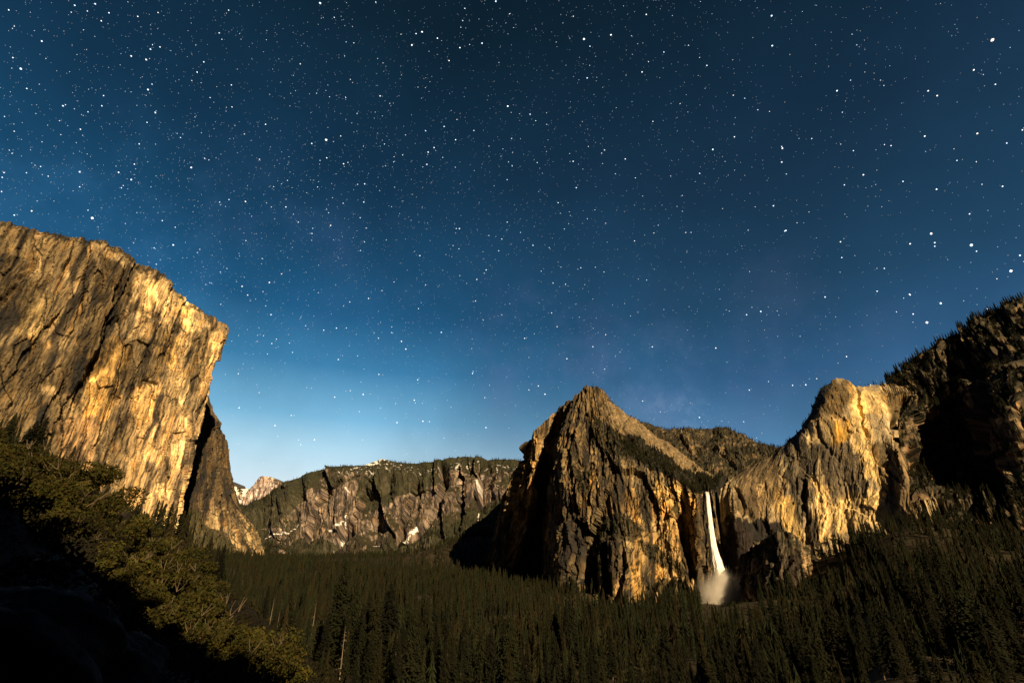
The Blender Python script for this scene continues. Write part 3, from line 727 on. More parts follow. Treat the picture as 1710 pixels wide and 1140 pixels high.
def trunk_mesh(name, r0=.011, bare_top=False, tint=(.11, .08, .055), seed=0):
    n = 7; V = []; F = []
    r = np.random.default_rng(seed)
    hs = [-.03, .03, .25, .5, .75, .985]
    off = np.cumsum(r.normal(size=(len(hs), 2))*.0025, axis=0)
    for k, h in enumerate(hs):
        rad = r0*(1.35 if k == 0 else 1)*(1-h)**.9+.0006
        for i in range(n): V.append((off[k, 0]+rad*cos(2*pi*i/n), off[k, 1]+rad*sin(2*pi*i/n), h))
    for k in range(len(hs)-1):
        for i in range(n): F.append((k*n+i, k*n+(i+1) % n, (k+1)*n+(i+1) % n, (k+1)*n+i))
    return mesh_from(name, V, F, 4, BARK, True, np.array(tint)[None])
crown_var = []
for s in range(7):
    v, f = branch_tree(30+2*s, 9, 100+s, .125+.012*s, .08+.03*(s % 3), .05*(s % 2))
    shade = (.8+.4*np.random.default_rng(s).random(len(v)))[:, None]
    base = np.array([[.05,.048,.018],[.046,.05,.02],[.056,.048,.018],[.044,.046,.017],[.06,.05,.018],[.05,.054,.02],[.045,.045,.02]][s])
    crown_var.append(mesh_from('crown', v, f, 3, NEEDLE, False, base[None]*np.array([[.135, .16, .145]])*shade))
trunk_var = [trunk_mesh('trunk', seed=s) for s in range(3)]
mid_var = [skirt_tree(9, 8, 200+s, .5, .11+.012*s) for s in range(4)]+[skirt_tree(7, 9, 240+s, .6, .20+.03*s) for s in range(3)]
far_var = [skirt_tree(5, 5, 300+s, .45, .16+.015*s) for s in range(4)]

# depth buffer of the cliffs so that no tree is built inside or behind them
bw = 4
zb = np.full((1140//bw+1, 1710//bw+1), 1e9)
for c in cliffs.values():
    P = c['P'].reshape(-1, 3); x, y, _ = proj(P); Y = P[:, 1]
    m = (x >= 0) & (x < 1710) & (y >= 0) & (y < 1140) & (Y > 10)
    np.minimum.at(zb, (y[m].astype(int)//bw, x[m].astype(int)//bw), Y[m])
def visible(P, tol=1.01):
    x, y, _ = proj(P)
    xi = np.clip(x.astype(int)//bw, 0, zb.shape[1]-1); yi = np.clip(y.astype(int)//bw, 0, zb.shape[0]-1)
    ok = P[:, 1] < zb[yi, xi]*tol+8
    return ok, x, y

cand = []     # x, y, z, height, lod
def band(Y0, Y1, sp, hmin, hmax, xr=1.22, xl=1.22):
    ys = np.arange(Y0, Y1, sp); xs = np.arange(-xl*Y1, xr*Y1, sp)
    X, Yg = np.meshgrid(xs, ys)
    X = X.ravel()+rng.uniform(-.48, .48, X.size)*sp; Yg = Yg.ravel()+rng.uniform(-.48, .48, Yg.size)*sp
    m = (X > -xl*Yg) & (X < xr*Yg); X = X[m]; Yg = Yg[m]
    dens = fbm(X/120, Yg/120, 3, 71)
    clear = fbm(X/70, Yg/70, 3, 72)
    m = (rng.random(len(X)) < .8+1.6*dens) & (clear < .34); X = X[m]; Yg = Yg[m]; dens = dens[m]
    h = (hmin+(hmax-hmin)*rng.random(len(X))**1.6)*(1+.5*fbm(X/60, Yg/60, 2, 73))
    z = ground_z(X, Yg)
    P = np.stack([X, Yg, z+h*.9], -1)
    ok, px, py = visible(P)
    okf = ok & (px > -60) & (px < 1770) & (py < 1230)
    # nothing in front of the tall clean foot of the left cliff or up on the near left bank
    low = ((px > 1166) & (px < 1264) & (py < 1012)) | ((px > 1172) & (px < 1262) & (Yg > 960) & (Yg < 1330))      # young trees in the spray zone
    h = np.where(low, h*.26, h)
    okf &= ~((px < 430) & (Yg < 330) & (X < -.25*Yg))
    return np.stack([X[okf], Yg[okf], z[okf]-.4, h[okf]], -1)
near0 = band(130, 250, 9.5, 10, 26, xl=.35)
near_t = band(250, 620, 10.2, 14, 42)
mid1 = band(620, 1150, 12, 14, 44)
mid2 = band(1150, 2300, 14, 18, 42)
far1 = band(2300, 5200, 26, 25, 48, xr=.25, xl=.75)
allt = np.concatenate([near0, near_t, mid1, mid2, far1])
# on the cliffs, ridges and the mountain
def on_net(key, n, mask=None, hm=(8, 18), zmin=.35, seed=5):
    c = cliffs[key]; r = np.random.default_rng(seed)
    P = c['P'].reshape(-1, 3); nz = c['n'][..., 2].ravel(); x = c['px'].ravel(); y = c['py'].ravel()
    m = (nz > zmin) & (x > -30) & (x < 1740) & (y < 1130) & (y > 0)
    if mask is not None: m &= mask(x, y)
    idx = np.nonzero(m)[0]
    if len(idx) == 0: return np.zeros((0, 4))
    idx = idx[r.integers(0, len(idx), n)]
    Q = P[idx]+r.normal(size=(n, 3))*np.array([2, 2, 0]); h = r.uniform(hm[0], hm[1], n)
    return np.concatenate([Q-np.array([0, 0, 1.5]), h[:, None]], 1)
def rimline(key, n, x0, x1, hm, seed=6, back=3):
    c = cliffs[key]; r = np.random.default_rng(seed)
    P = c['P'][-back:].reshape(-1, 3); x = c['px'][-back:].ravel(); m = (x > x0) & (x < x1)
    idx = np.nonzero(m)[0]; idx = idx[r.integers(0, len(idx), n)]
    h = hm[0]+(hm[1]-hm[0])*r.random(n)**2
    return np.concatenate([P[idx]-np.array([0, 0, 1.5]), h[:, None]], 1)
def multi(polys):
    return lambda x, y: np.any([inpoly(x, y, p) for p in polys], axis=0)
ext = [on_net('granite_cliff7', 900, multi([strip]), (10, 22), .1), on_net('granite_cliff7', 1500, multi(bushes), (5, 14), .12, 7),
       on_net('granite_cliff7', 300, None, (4, 10), .5, 8), on_net('wooded_ridge8', 2600, None, (9, 22), .0, 9), rimline('wooded_ridge8', 260, 1030, 1340, (8, 26)),
       rimline('granite_cliff7', 70, 985, 1180, (5, 15), 12), rimline('granite_cliff7', 26, 880, 985, (4, 9), 16),
       on_net('mountain11', 3800, lambda x, y: fbm(x/26., y/18., 4, 14) > -.08, (9, 21), .0, 10), rimline('mountain11', 520, 1440, 1760, (9, 28), 11, 5),
       rimline('granite_cliff9', 190, 1225, 1380, (6, 15), 13, 6), rimline('granite_cliff9', 34, 1428, 1520, (8, 18), 14), rimline('granite_cliff1', 420, -10, 372, (3, 13), 15, 4),
       on_net('valley_wall3', 420, lambda x, y: (y < 790) & (x > 460), (14, 24), .5, 17), rimline('valley_wall3', 500, 400, 905, (10, 30), 18),
       on_net('valley_wall3', 1500, multi([[(575,935),(640,905),(700,880),(760,862),(800,840),(850,820),(895,812),(895,940)], [(395,862),(440,882),(475,905),(520,886),(562,900),(552,940),(395,940)]]), (18, 34), -.3, 27),
       on_net('valley_wall3', 700, lambda x, y: x < 480, (16, 28), .3, 19), on_net('granite_cliff2', 500, multi([EB_V]), (8, 18), .0, 20),
       on_net('rock_outcrop10', 60, None, (4, 9), .4, 21), on_net('granite_cliff9', 120, lambda x, y: (x > 1200) & (x < 1320) & (y > 880), (5, 12), .2, 22)]
# trees standing against the foot of the waterfall and the knob
allt = np.concatenate([allt]+ext)
px, py, dep = proj(allt[:, :3])
size = allt[:, 3]/dep*F
tx, ty, _ = proj(allt[:, :3]+np.stack([0*allt[:, 3], 0*allt[:, 3], allt[:, 3]], -1))
inview = (tx > 5) & (tx < 1705) & (ty < 1120) & (ty > 0)
order = np.argsort(-(size*inview))
solo = order[:270]; rest = np.setdiff1d(np.arange(len(allt)), solo)
print('trees', len(allt), 'solo min px', size[solo].min())
def label_thing(name, label, cat, loc, group=None, scale=(1, 1, 1), rz=0):
    o = bpy.data.objects.new(name, None); C.objects.link(o)
    o.location = loc; o.scale = scale; o.rotation_euler = (0, 0, rz); o.empty_display_size = .2
    tag(o, label, cat, group); return o
def conifer(x, y, z, h, label, group=None, var=None, widen=1.0, crown=None, trunk=None):
    r = random.Random(int(x*7+y*13))
    w = h*widen*r.uniform(.75, 1.45)
    t = label_thing('conifer_tree', label, 'conifer', (float(x), float(y), float(z)), group, (w, w, float(h)), r.uniform(0, 6.28))
    link('trunk', trunk or r.choice(trunk_var), t)
    link('crown', crown or crown_var[var if var is not None else r.randrange(7)], t)
    return t
G_CON = 'conifers of the near valley forest'
for i in solo:
    x, y, z, h = allt[i]
    k_ = int(min(4, max(0, tx[i]//342)))
    lab = ('dark pointed conifer on the lower slope beneath the yellow oaks', 'dark pointed conifer around the pale snags at the bottom', 'dark pointed conifer at the bottom below the pointed peak',
           'dark pointed conifer at the bottom below the waterfall', 'dark pointed conifer in the lower right corner of the forest')[k_]
    conifer(x, y, z, h, lab, G_CON+(' beneath the oaks', ' around the snags', ' below the peak', ' below the waterfall', ' in the lower right corner')[k_])
# the rest of the forest: one mesh
Vs = []; Fs = []; Ts = []; off = 0
cols = .15*np.array([[.045,.052,.018],[.036,.05,.02],[.058,.052,.018],[.034,.044,.018],[.066,.054,.02],[.042,.058,.02]])
R2 = allt[rest]; S2 = size[rest]
lod = np.where(S2 > 17, 0, 1)
vsel = rng.integers(0, 1000, len(rest))
for ld, variants in ((0, mid_var), (1, far_var)):
    for k, (v, f) in enumerate(variants):
        idx = np.nonzero((lod == ld) & (vsel % len(variants) == k))[0]
        n = len(idx)
        if n == 0: continue
        a = rng.random(n)*2*pi; ca = np.cos(a)[:, None]; sa = np.sin(a)[:, None]
        h = R2[idx, 3][:, None]; w = h*rng.uniform(.8, 1.3, n)[:, None]
        X = (v[None, :, 0]*ca-v[None, :, 1]*sa)*w+R2[idx, 0][:, None]
        Y = (v[None, :, 0]*sa+v[None, :, 1]*ca)*w+R2[idx, 1][:, None]
        Z = v[None, :, 2]*h+R2[idx, 2][:, None]
        Vs.append(np.stack([X, Y, Z], -1).reshape(-1, 3))
        Fs.append((f[None]+(np.arange(n)*len(v))[:, None, None]+off).reshape(-1, 3)); off += n*len(v)
        c = cols[rng.integers(0, len(cols), n)]*rng.uniform(.6, 1.4, n)[:, None]
        Ts.append(np.repeat(c[:, None], len(v), 1).reshape(-1, 3)*(.75+.5*rng.random((n*len(v), 1))))
V = np.concatenate(Vs); Fa = np.concatenate(Fs)
print('forest tris', len(Fa))
fm = mesh_from('forest', V, Fa, 3, NEEDLE, False, np.concatenate(Ts))
tag(link('forest', fm), 'dense dark conifer forest covering the valley floor and slopes', 'forest', None, 'stuff')

# ---- conifers standing out on the left bank
def bank_tree(px, py, Y, h, label, var, widen=1.0):
    p = W(px, py, Y)
    conifer(p[0], p[1], p[2]-h, h, label, None, var, widen)
bank_tree(28, 690, 230, 30, 'dark conifer at the left edge standing against the cliff', 1, 1.3)
bank_tree(64, 700, 225, 27, 'narrow dark conifer against the cliff, second from the left edge', 3, 1.1)
bank_tree(108, 758, 240, 22, 'small conifer tip above the oak crowns against the cliff foot', 4)
bank_tree(158, 793, 245, 24, 'slim conifer above the yellow oaks, midway along the bank', 2)
bank_tree(172, 832, 250, 22, 'short dark conifer right beside the pale cliff foot', 0)
bank_tree(232, 843, 265, 24, 'open branched pine silhouetted against the bright base of the cliff', 5, 1.35)
bank_tree(246, 885, 270, 15, 'small pine just right of the open branched pine by the cliff base', 6, 1.2)
bank_tree(205, 893, 260, 14, 'small bushy conifer left of the open branched pine', 4, 1.5)
bank_tree(138, 785, 260, 18, 'tiny conifer spire peeping over the yellow oak crowns', 6)
# trees in front of the mist
bank_tree(1188, 1006, 640, 24, 'dark spire in front of the left edge of the waterfall mist', 0, 1.2)
bank_tree(1218, 1008, 620, 26, 'dark spire in front of the middle of the waterfall mist', 3, 1.2)
bank_tree(1226, 1003, 600, 27, 'ragged open topped pine at the right side of the waterfall mist', 5, 1.4)
bank_tree(540, 1030, 300, 38, 'broad dark conifer beside the pale snags at the bottom', 1, 1.35)

# ---- dead snags
def snag(px, py, Y, h, label, branches):
    p = W(px, py, Y)
    t = label_thing('dead_tree', label, 'snag', (p[0], p[1], p[2]-h), 'pale dead snags in the forest', (h, h, h), random.random()*6)
    link('trunk', trunk_mesh('trunk', .011, tint=(.17, .14, .11), seed=int(px)), t)
    r = random.Random(int(px))
    for k in range(branches):
        V = []; F = []
        z = r.uniform(.35, .93); a = r.uniform(0, 6.28); l_ = .12*(1.05-z)*r.uniform(.6, 1.6)+.012
        prev = None; n = 5
        for q in range(4):
            f = q/3; cx = cos(a)*l_*f; cy = sin(a)*l_*f; cz = z-.5*l_*f*f+.15*l_*f; rad = .0036*(1-f*.8)
            ring = []
            for i in range(n):
                an = 2*pi*i/n; ring.append(len(V)); V.append((cx-sin(a)*rad*cos(an), cy+cos(a)*rad*cos(an), cz+rad*sin(an)))
            if prev: F += [(prev[i], prev[(i+1) % n], ring[(i+1) % n], ring[i]) for i in range(n)]
            prev = ring
        link('branch', mesh_from('branch', V, F, 4, BARK, True, np.array([[.17, .14, .11]])), t)
snag(578, 1043, 190, 22, 'tall pale dead tree with drooping bare branches at the bottom', 26)
snag(529, 1004, 290, 26, 'bare pale snag above the broad conifer', 5)
snag(458, 996, 300, 24, 'thin bare pale snag in the left part of the forest', 4)
snag(468, 1018, 310, 20, 'short leaning snag just right of the thin one', 3)
snag(397, 1046, 230, 18, 'faint thin snag rising from the yellow oaks', 3)
snag(426, 1052, 230, 16, 'faint short snag right of the oak slope', 3)

# ================================================================ oaks on the left bank
def leaf_crown(name, seed, n=2600, base=(.036, .036, .007), flat=.62, lobes=9, leaf=.055):
    r = np.random.default_rng(seed)
    cen = r.normal(size=(lobes, 3))*np.array([.5, .5, .5*flat]); rad = r.uniform(.3, .55, lobes)
    k = r.integers(0, lobes, n)
    d = r.normal(size=(n, 3)); d /= np.linalg.norm(d, axis=1, keepdims=True)
    p = cen[k]+d*rad[k][:, None]*(r.random((n, 1))**.35)*np.array([1, 1, flat])
    keep = fbm(p[:, 0]*2.4+seed*9, p[:, 1]*2.4+p[:, 2]*3, 2, seed) > -.22
    p = p[keep]; n = len(p)
    a = r.normal(size=(n, 3)); a /= np.linalg.norm(a, axis=1, keepdims=True)
    b = np.cross(a, r.normal(size=(n, 3))); b /= np.linalg.norm(b, axis=1, keepdims=True)
    s = leaf*r.uniform(.5, 1.3, (n, 1))
    V = np.stack([p-a*s, p+b*s*.5, p+a*s, p-b*s*.5], 1).reshape(-1, 3)
    t = np.array(base)*r.uniform(.6, 1.35, (n, 1))*np.array([1, 1, 1]); t[:, 0] *= r.uniform(.8, 1.35, n)
    return mesh_from(name, V, np.arange(n*4).reshape(-1, 4), 4, LEAF, False, np.repeat(t, 4, 0))
oak_var = [leaf_crown('crown', 40+s, 6500, lobes=9+s) for s in range(5)]
dark_var = [leaf_crown('crown', 60+s, 3600, (.014, .012, .008), .7, 8, .05) for s in range(3)]
def oak_trunk(seed):
    r = random.Random(seed); V = []; F = []; n = 7
    def limb(p, d, l_, r0, depth):
        prev = None; pos = np.array(p, float); dr = np.array(d, float)
        for q in range(5):
            f = q/4; rad = r0*(1-.55*f)
            s = np.cross(dr, [.3, .2, 1]); s /= np.linalg.norm(s)+1e-9; u = np.cross(s, dr)
            ring = []
            for i in range(n):
                an = 2*pi*i/n; ring.append(len(V)); V.append(tuple(pos+s*rad*cos(an)+u*rad*sin(an)))
            if prev: F.extend([(prev[i], prev[(i+1) % n], ring[(i+1) % n], ring[i]) for i in range(n)])
            prev = ring
            dr = dr+np.array([r.uniform(-.25, .25), r.uniform(-.25, .25), r.uniform(-.1, .15)]); dr /= np.linalg.norm(dr)
            pos = pos+dr*l_/4
        if depth:
            for k in range(3):
                nd = dr+np.array([r.uniform(-1, 1), r.uniform(-1, 1), r.uniform(0, .6)]); nd /= np.linalg.norm(nd)
                limb(pos, nd, l_*.7, r0*.42, depth-1)
    limb((0, 0, -1.15), (0, 0, 1), .8, .06, 2)
    return mesh_from('trunk', V, F, 4, BARK, True, np.array([[.09, .07, .05]]))
oak_trunks = [oak_trunk(s) for s in range(3)]
G_OAK = 'yellow green oaks on the left bank'
def oak(px, py, Y, rad, label, var):
    p = W(px, py, Y)
    t = label_thing('oak_tree', label, 'oak tree', tuple(p), G_OAK, (rad, rad, rad), var*1.3+px)
    link('trunk', oak_trunks[var % 3], t, (0, 0, 0)); link('crown', oak_var[var % 5], t)
oaks = [
 (-10,740,200,9,'yellow green oak at the left edge under the two conifers'), (35,765,190,9,'oak crown directly below the two conifers at the left edge'),
 (85,780,195,8,'rounded oak crown touching the pale cliff foot'), (125,800,190,9,'bright yellow oak crown at the top of the bank'),
 (40,815,165,8,'dim oak crown on the brink of the black foreground, uppermost'), (100,845,165,9,'oak below the bright yellow crown'),
 (165,845,180,9,'oak crown in front of the short dark conifer'), (205,905,175,8,'dense oak below the open branched pine'),
 (150,905,150,8,'olive oak halfway down the bank beside the black foreground'), (110,895,150,7,'small oak at the upper rim of the black foreground'),
 (250,935,170,8,'oak with a reddish crown at the middle of the bank'), (200,955,145,8,'oak with layered boughs above the dark hollow'),
 (268,975,150,8,'wide layered oak right of the dark hollow'), (310,1000,165,8,'oak on the outer edge of the bank next to the forest'),
 (300,1035,135,7,'leafy oak hanging over the black foreground'), (350,1040,150,8,'oak beside the faint thin snag'),
 (345,1085,125,7,'yellow oak low on the bank'), (395,1085,140,8,'oak in the lower corner next to the forest'),
 (395,1125,118,7,'lowest yellow oak at the bottom edge'), (450,1110,150,8,'outermost oak at the bottom, left of the broad conifer'),
 (340,965,230,9,'dark oak behind the bank where the valley forest starts'), (290,940,240,9,'farther oak against the valley floor'),
 (120,945,150,7,'oak at the brink of the black foreground below the small one'), (235,885,190,7,'low oak directly under the open branched pine'), (175,985,150,7,'oak leaning out over the black foreground, halfway down'), (255,1010,140,7,'oak between the layered oaks and the black hollow'),
 (445,1150,125,7,'oak cut off by the bottom edge'), (160,870,200,8,'shaded oak between two brighter crowns')]
for k, (a, b, c, d, l_) in enumerate(oaks): oak(a, b+2, c, d*1.25, l_, k)
for k, (a, b, c, d, l_) in enumerate([(15,830,120,6.5,'near oak whose lit top breaks the black foreground, uppermost'), (75,880,112,6,'near oak with a lit top, second down the edge of the black foreground'),
      (130,965,105,5.5,'near oak with a lit top beside the dark hollow'), (215,1010,100,5.5,'near oak over the dark hollow with yellow boughs'), (285,1075,96,5,'near oak low on the bank with yellow boughs'), (345,1130,92,5,'near oak at the bottom edge beside the black foreground'), (150,925,96,5.5,'near oak filling the slope under the small oak'), (190,950,94,5,'near oak just above the dark hollow'), (112,895,100,5.5,'near oak right of the second lit top')]):
    oak(a, b, c, d, l_, k+1)

# ---- brush on the bank between the oaks and on the dark brink
r = np.random.default_rng(5)
def brush(n, r0, r1, a0, a1, size, hmax, tint, seed):
    rr_ = np.exp(r.uniform(math.log(r0), math.log(r1), n)); aa = r.uniform(a0, a1, n)
    x = rr_*np.sin(aa); y = rr_*np.cos(aa)
    z = ground_z(x, y)
    sc1 = r0/8.0
    hh = hmax*np.clip(.45+1.3*fbm(x/(3*sc1), y/(3*sc1), 3, seed), 0, 1.2)*(rr_/r0)**.3
    p = np.stack([x, y, z+hh*r.random(n)**.7-.1], -1)
    a = r.normal(size=(n, 3)); a /= np.linalg.norm(a, axis=1, keepdims=True)
    b = np.cross(a, r.normal(size=(n, 3))); b /= np.linalg.norm(b, axis=1, keepdims=True)
    s = (size*(rr_/r0)**.5*r.uniform(.5, 1.4, n))[:, None]
    V = np.stack([p-a*s, p+b*s*.5, p+a*s, p-b*s*.5], 1).reshape(-1, 3)
    t = np.array(tint)*r.uniform(.5, 1.5, (n, 1))
    return V, np.repeat(t, 4, 0)
v1, t1 = brush(110000, 50, 460, -1.3, -.30, .26, 4.0, (.012, .011, .003), 3)
v2, t2 = brush(90000, 9, 60, -1.15, -.25, .05, .5, (.014, .012, .008), 4)
V = np.concatenate([v1, v2])
tag(link('undergrowth', mesh_from('undergrowth', V, np.arange(len(V)).reshape(-1, 4), 4, LEAF, False, np.concatenate([t1, t2]))), 'low tangled brush over the left bank', 'undergrowth', None, 'stuff')

# ---- black foreground: bushes in the shade of the hill, two boulders
def bush(px, py, Y, rad, label, var):
    p = W(px, py, Y)
    t = label_thing('bush', label, 'bush', tuple(p), 'unlit bushes of the near bank', (rad, rad, rad), px)
    link('crown', dark_var[var % 3], t); link('trunk', oak_trunks[var % 3], t)
for k, (a, b, c, d, l_) in enumerate([
  (-30,850,30,2.6,'black bush at the left edge below the oaks'), (40,905,31,2.4,'black bush on the upper slope of the near bank'),
  (80,960,32,2.3,'black bush beneath the olive oak'), (120,1040,33,2.2,'black bush midway down the near bank'),
  (180,1060,34,2.0,'black bush above the bottom hollow'), (225,1100,35,1.9,'black bush low on the near bank'),
  (275,1130,36,1.8,'black bush nearest the lowest oaks'), (-60,1000,20,2.4,'black bush at the lower left edge')]):
    bush(a, b, c, d, l_, k)
def boulder(px, py, Y, r_, label, seed):
    p = W(px, py, Y)
    n, m = 72, 48
    th, ph = np.meshgrid(np.linspace(0, 2*pi, n), np.linspace(0.001, pi-.001, m))
    d = np.stack([np.sin(ph)*np.cos(th), np.sin(ph)*np.sin(th), np.cos(ph)], -1)
    k = 1+.22*noise(d[..., 0]*1.6+seed, d[..., 1]*1.6+d[..., 2]*1.3, seed)+.12*fbm(d[..., 0]*5+seed, d[..., 1]*5+d[..., 2]*4, 3, seed)
    k[:, -1] = k[:, 0]
    V = d*k[..., None]*r_*np.array([1.3, 1.1, .8])
    o = link('boulder', mesh_from('boulder', V.reshape(-1, 3), grid_faces(m, n), 4, ROCKNEAR, True, np.full((m*n, 3), .03)), None, tuple(p))
    tag(o, label, 'boulder')
ROCKNEAR = rock_material('foreground_stone', 8)
boulder(20, 1090, 14, 1.9, 'rounded dark boulder in the bottom left corner', 3)
boulder(150, 1150, 16, 1.5, 'low dark boulder at the bottom edge right of the corner boulder', 5)

# ================================================================ waterfall and mist
path = [(1180.5,821,1338,5.2),(1181.5,826,1318,5.2),(1184,850,1300,5.6),(1188,885,1288,7),(1193,918,1278,9),(1200,945,1268,12),(1206,965,1262,16),(1212,985,1256,22)]
pw = np.array([list(W(a, b, c))+[d*.9] for a, b, c, d in path])
pw = interp_axis(pw, [4]+[26]*(len(path)-2), .8)
n = 96; V = []
ang = np.linspace(0, 2*pi, n, endpoint=False)
for k, q in enumerate(pw):
    t = k/(len(pw)-1)
    nz = noise(ang*7.0, np.full(n, q[2]/60.), 5)*.20+noise(ang*18.0, np.full(n, q[2]/26.), 6)*.16
    nz += noise(np.full(n, 3.3), np.full(n, q[2]/8.), 9)*.05
    rx = q[3]*(1+nz*(.6+t)); ry = q[3]*.5*(1+nz)
    V.append(np.stack([q[0]+rx*np.cos(ang), q[1]+ry*np.sin(ang), np.full(n, q[2])+noise(ang*9, np.full(n, q[2]/10.), 8)*1.2], -1))
V = np.array(V); M = len(V)
F_ = np.array([(k*n+i, k*n+(i+1) % n, (k+1)*n+(i+1) % n, (k+1)*n+i) for k in range(M-1) for i in range(n)])
wm, t, out = new_mat('falling_water')
bs = t.nodes.new('ShaderNodeBsdfPrincipled'); bs.inputs['Roughness'].default_value = .6
co = t.nodes.new('ShaderNodeTexCoord'); mp = t.nodes.new('ShaderNodeMapping'); mp.inputs['Scale'].default_value = (.55, .55, .02)
t.links.new(co.outputs['Object'], mp.inputs[0])
nz = t.nodes.new('ShaderNodeTexNoise'); nz.inputs['Scale'].default_value = 1; nz.inputs['Detail'].default_value = 5; t.links.new(mp.outputs[0], nz.inputs['Vector'])
rp = t.nodes.new('ShaderNodeValToRGB'); ramp(rp, [(.3, (.78, .80, .80, 1)), (.55, (.95, .95, .95, 1))]); t.links.new(nz.outputs['Fac'], rp.inputs[0]); t.links.new(rp.outputs[0], bs.inputs['Base Color'])
tl = t.nodes.new('ShaderNodeBsdfTranslucent'); tl.inputs['Color'].default_value = (.95, .95, .95, 1)
ms = t.nodes.new('ShaderNodeMixShader'); ms.inputs[0].default_value = .18; t.links.new(bs.outputs[0], ms.inputs[1]); t.links.new(tl.outputs[0], ms.inputs[2])
tp = t.nodes.new('ShaderNodeBsdfTransparent')
lw = t.nodes.new('ShaderNodeLayerWeight'); lw.inputs['Blend'].default_value = .35
mr = t.nodes.new('ShaderNodeMapRange'); mr.inputs['From Min'].default_value = .62; mr.inputs['From Max'].default_value = 1.0; t.links.new(lw.outputs['Facing'], mr.inputs['Value'])
ms2 = t.nodes.new('ShaderNodeMixShader'); t.links.new(mr.outputs[0], ms2.inputs[0]); t.links.new(ms.outputs[0], ms2.inputs[1]); t.links.new(tp.outputs[0], ms2.inputs[2])
t.links.new(ms2.outputs[0], out.inputs[0])
tag(link('waterfall', mesh_from('waterfall', V.reshape(-1, 3), F_, 4, wm, True)), 'tall white waterfall dropping from the notch between the cliffs', 'waterfall', None, 'thing')

mc = W(1222, 985, 1222)
mm, t, out = new_mat('spray')
vol = t.nodes.new('ShaderNodeVolumePrincipled'); vol.inputs['Color'].default_value = (1, .97, .94, 1); vol.inputs['Anisotropy'].default_value = -.1
co = t.nodes.new('ShaderNodeTexCoord')
def blob(px, py, Y, sx, sz, amp):
    p = W(px, py, Y)-mc
    s = t.nodes.new('ShaderNodeVectorMath'); s.operation = 'SUBTRACT'; t.links.new(co.outputs['Object'], s.inputs[0]); s.inputs[1].default_value = tuple(p)
    q = t.nodes.new('ShaderNodeVectorMath'); q.operation = 'MULTIPLY'; t.links.new(s.outputs[0], q.inputs[0]); q.inputs[1].default_value = (1/sx, 1/25., 1/sz)
    ln = t.nodes.new('ShaderNodeVectorMath'); ln.operation = 'LENGTH'; t.links.new(q.outputs[0], ln.inputs[0])
    m1 = t.nodes.new('ShaderNodeMapRange'); m1.interpolation_type = 'SMOOTHSTEP'; t.links.new(ln.outputs['Value'], m1.inputs['Value'])
    m1.inputs['From Min'].default_value = 1.0; m1.inputs['From Max'].default_value = 0.0
    pw_ = t.nodes.new('ShaderNodeMath'); pw_.operation = 'POWER'; t.links.new(m1.outputs[0], pw_.inputs[0]); pw_.inputs[1].default_value = 2.2
    mu = t.nodes.new('ShaderNodeMath'); mu.operation = 'MULTIPLY'; t.links.new(pw_.outputs[0], mu.inputs[0]); mu.inputs[1].default_value = amp
    return mu.outputs[0]
bl = [blob(1208, 972, 1238, 34, 50, .24), blob(1212, 1000, 1222, 92, 84, .16), blob(1250, 992, 1224, 150, 62, .075)]
s = bl[0]
for b in bl[1:]:
    a = t.nodes.new('ShaderNodeMath'); a.operation = 'ADD'; t.links.new(s, a.inputs[0]); t.links.new(b, a.inputs[1]); s = a.outputs[0]
nz = t.nodes.new('ShaderNodeTexNoise'); nz.inputs['Scale'].default_value = .035; nz.inputs['Detail'].default_value = 4; t.links.new(co.outputs['Object'], nz.inputs['Vector'])
m1 = t.nodes.new('ShaderNodeMapRange'); m1.inputs['From Min'].default_value = .28; m1.inputs['From Max'].default_value = .74; m1.inputs['To Min'].default_value = .35; m1.inputs['To Max'].default_value = 1.6; t.links.new(nz.outputs['Fac'], m1.inputs['Value'])
a = t.nodes.new('ShaderNodeMath'); a.operation = 'MULTIPLY'; t.links.new(s, a.inputs[0]); t.links.new(m1.outputs[0], a.inputs[1])
t.links.new(a.outputs[0], vol.inputs['Density']); t.links.new(vol.outputs[0], out.inputs['Volume'])
n, m = 40, 24
th, ph = np.meshgrid(np.linspace(0, 2*pi, n), np.linspace(0.001, pi-.001, m))
V = np.stack([np.sin(ph)*np.cos(th)*150, np.sin(ph)*np.sin(th)*34, np.cos(ph)*95], -1)
tag(link('mist', mesh_from('mist', V.reshape(-1, 3), grid_faces(m, n)[:, ::-1], 4, mm, True), None, tuple(mc)), 'pale cloud of spray drifting at the foot of the waterfall', 'mist', None, 'stuff')

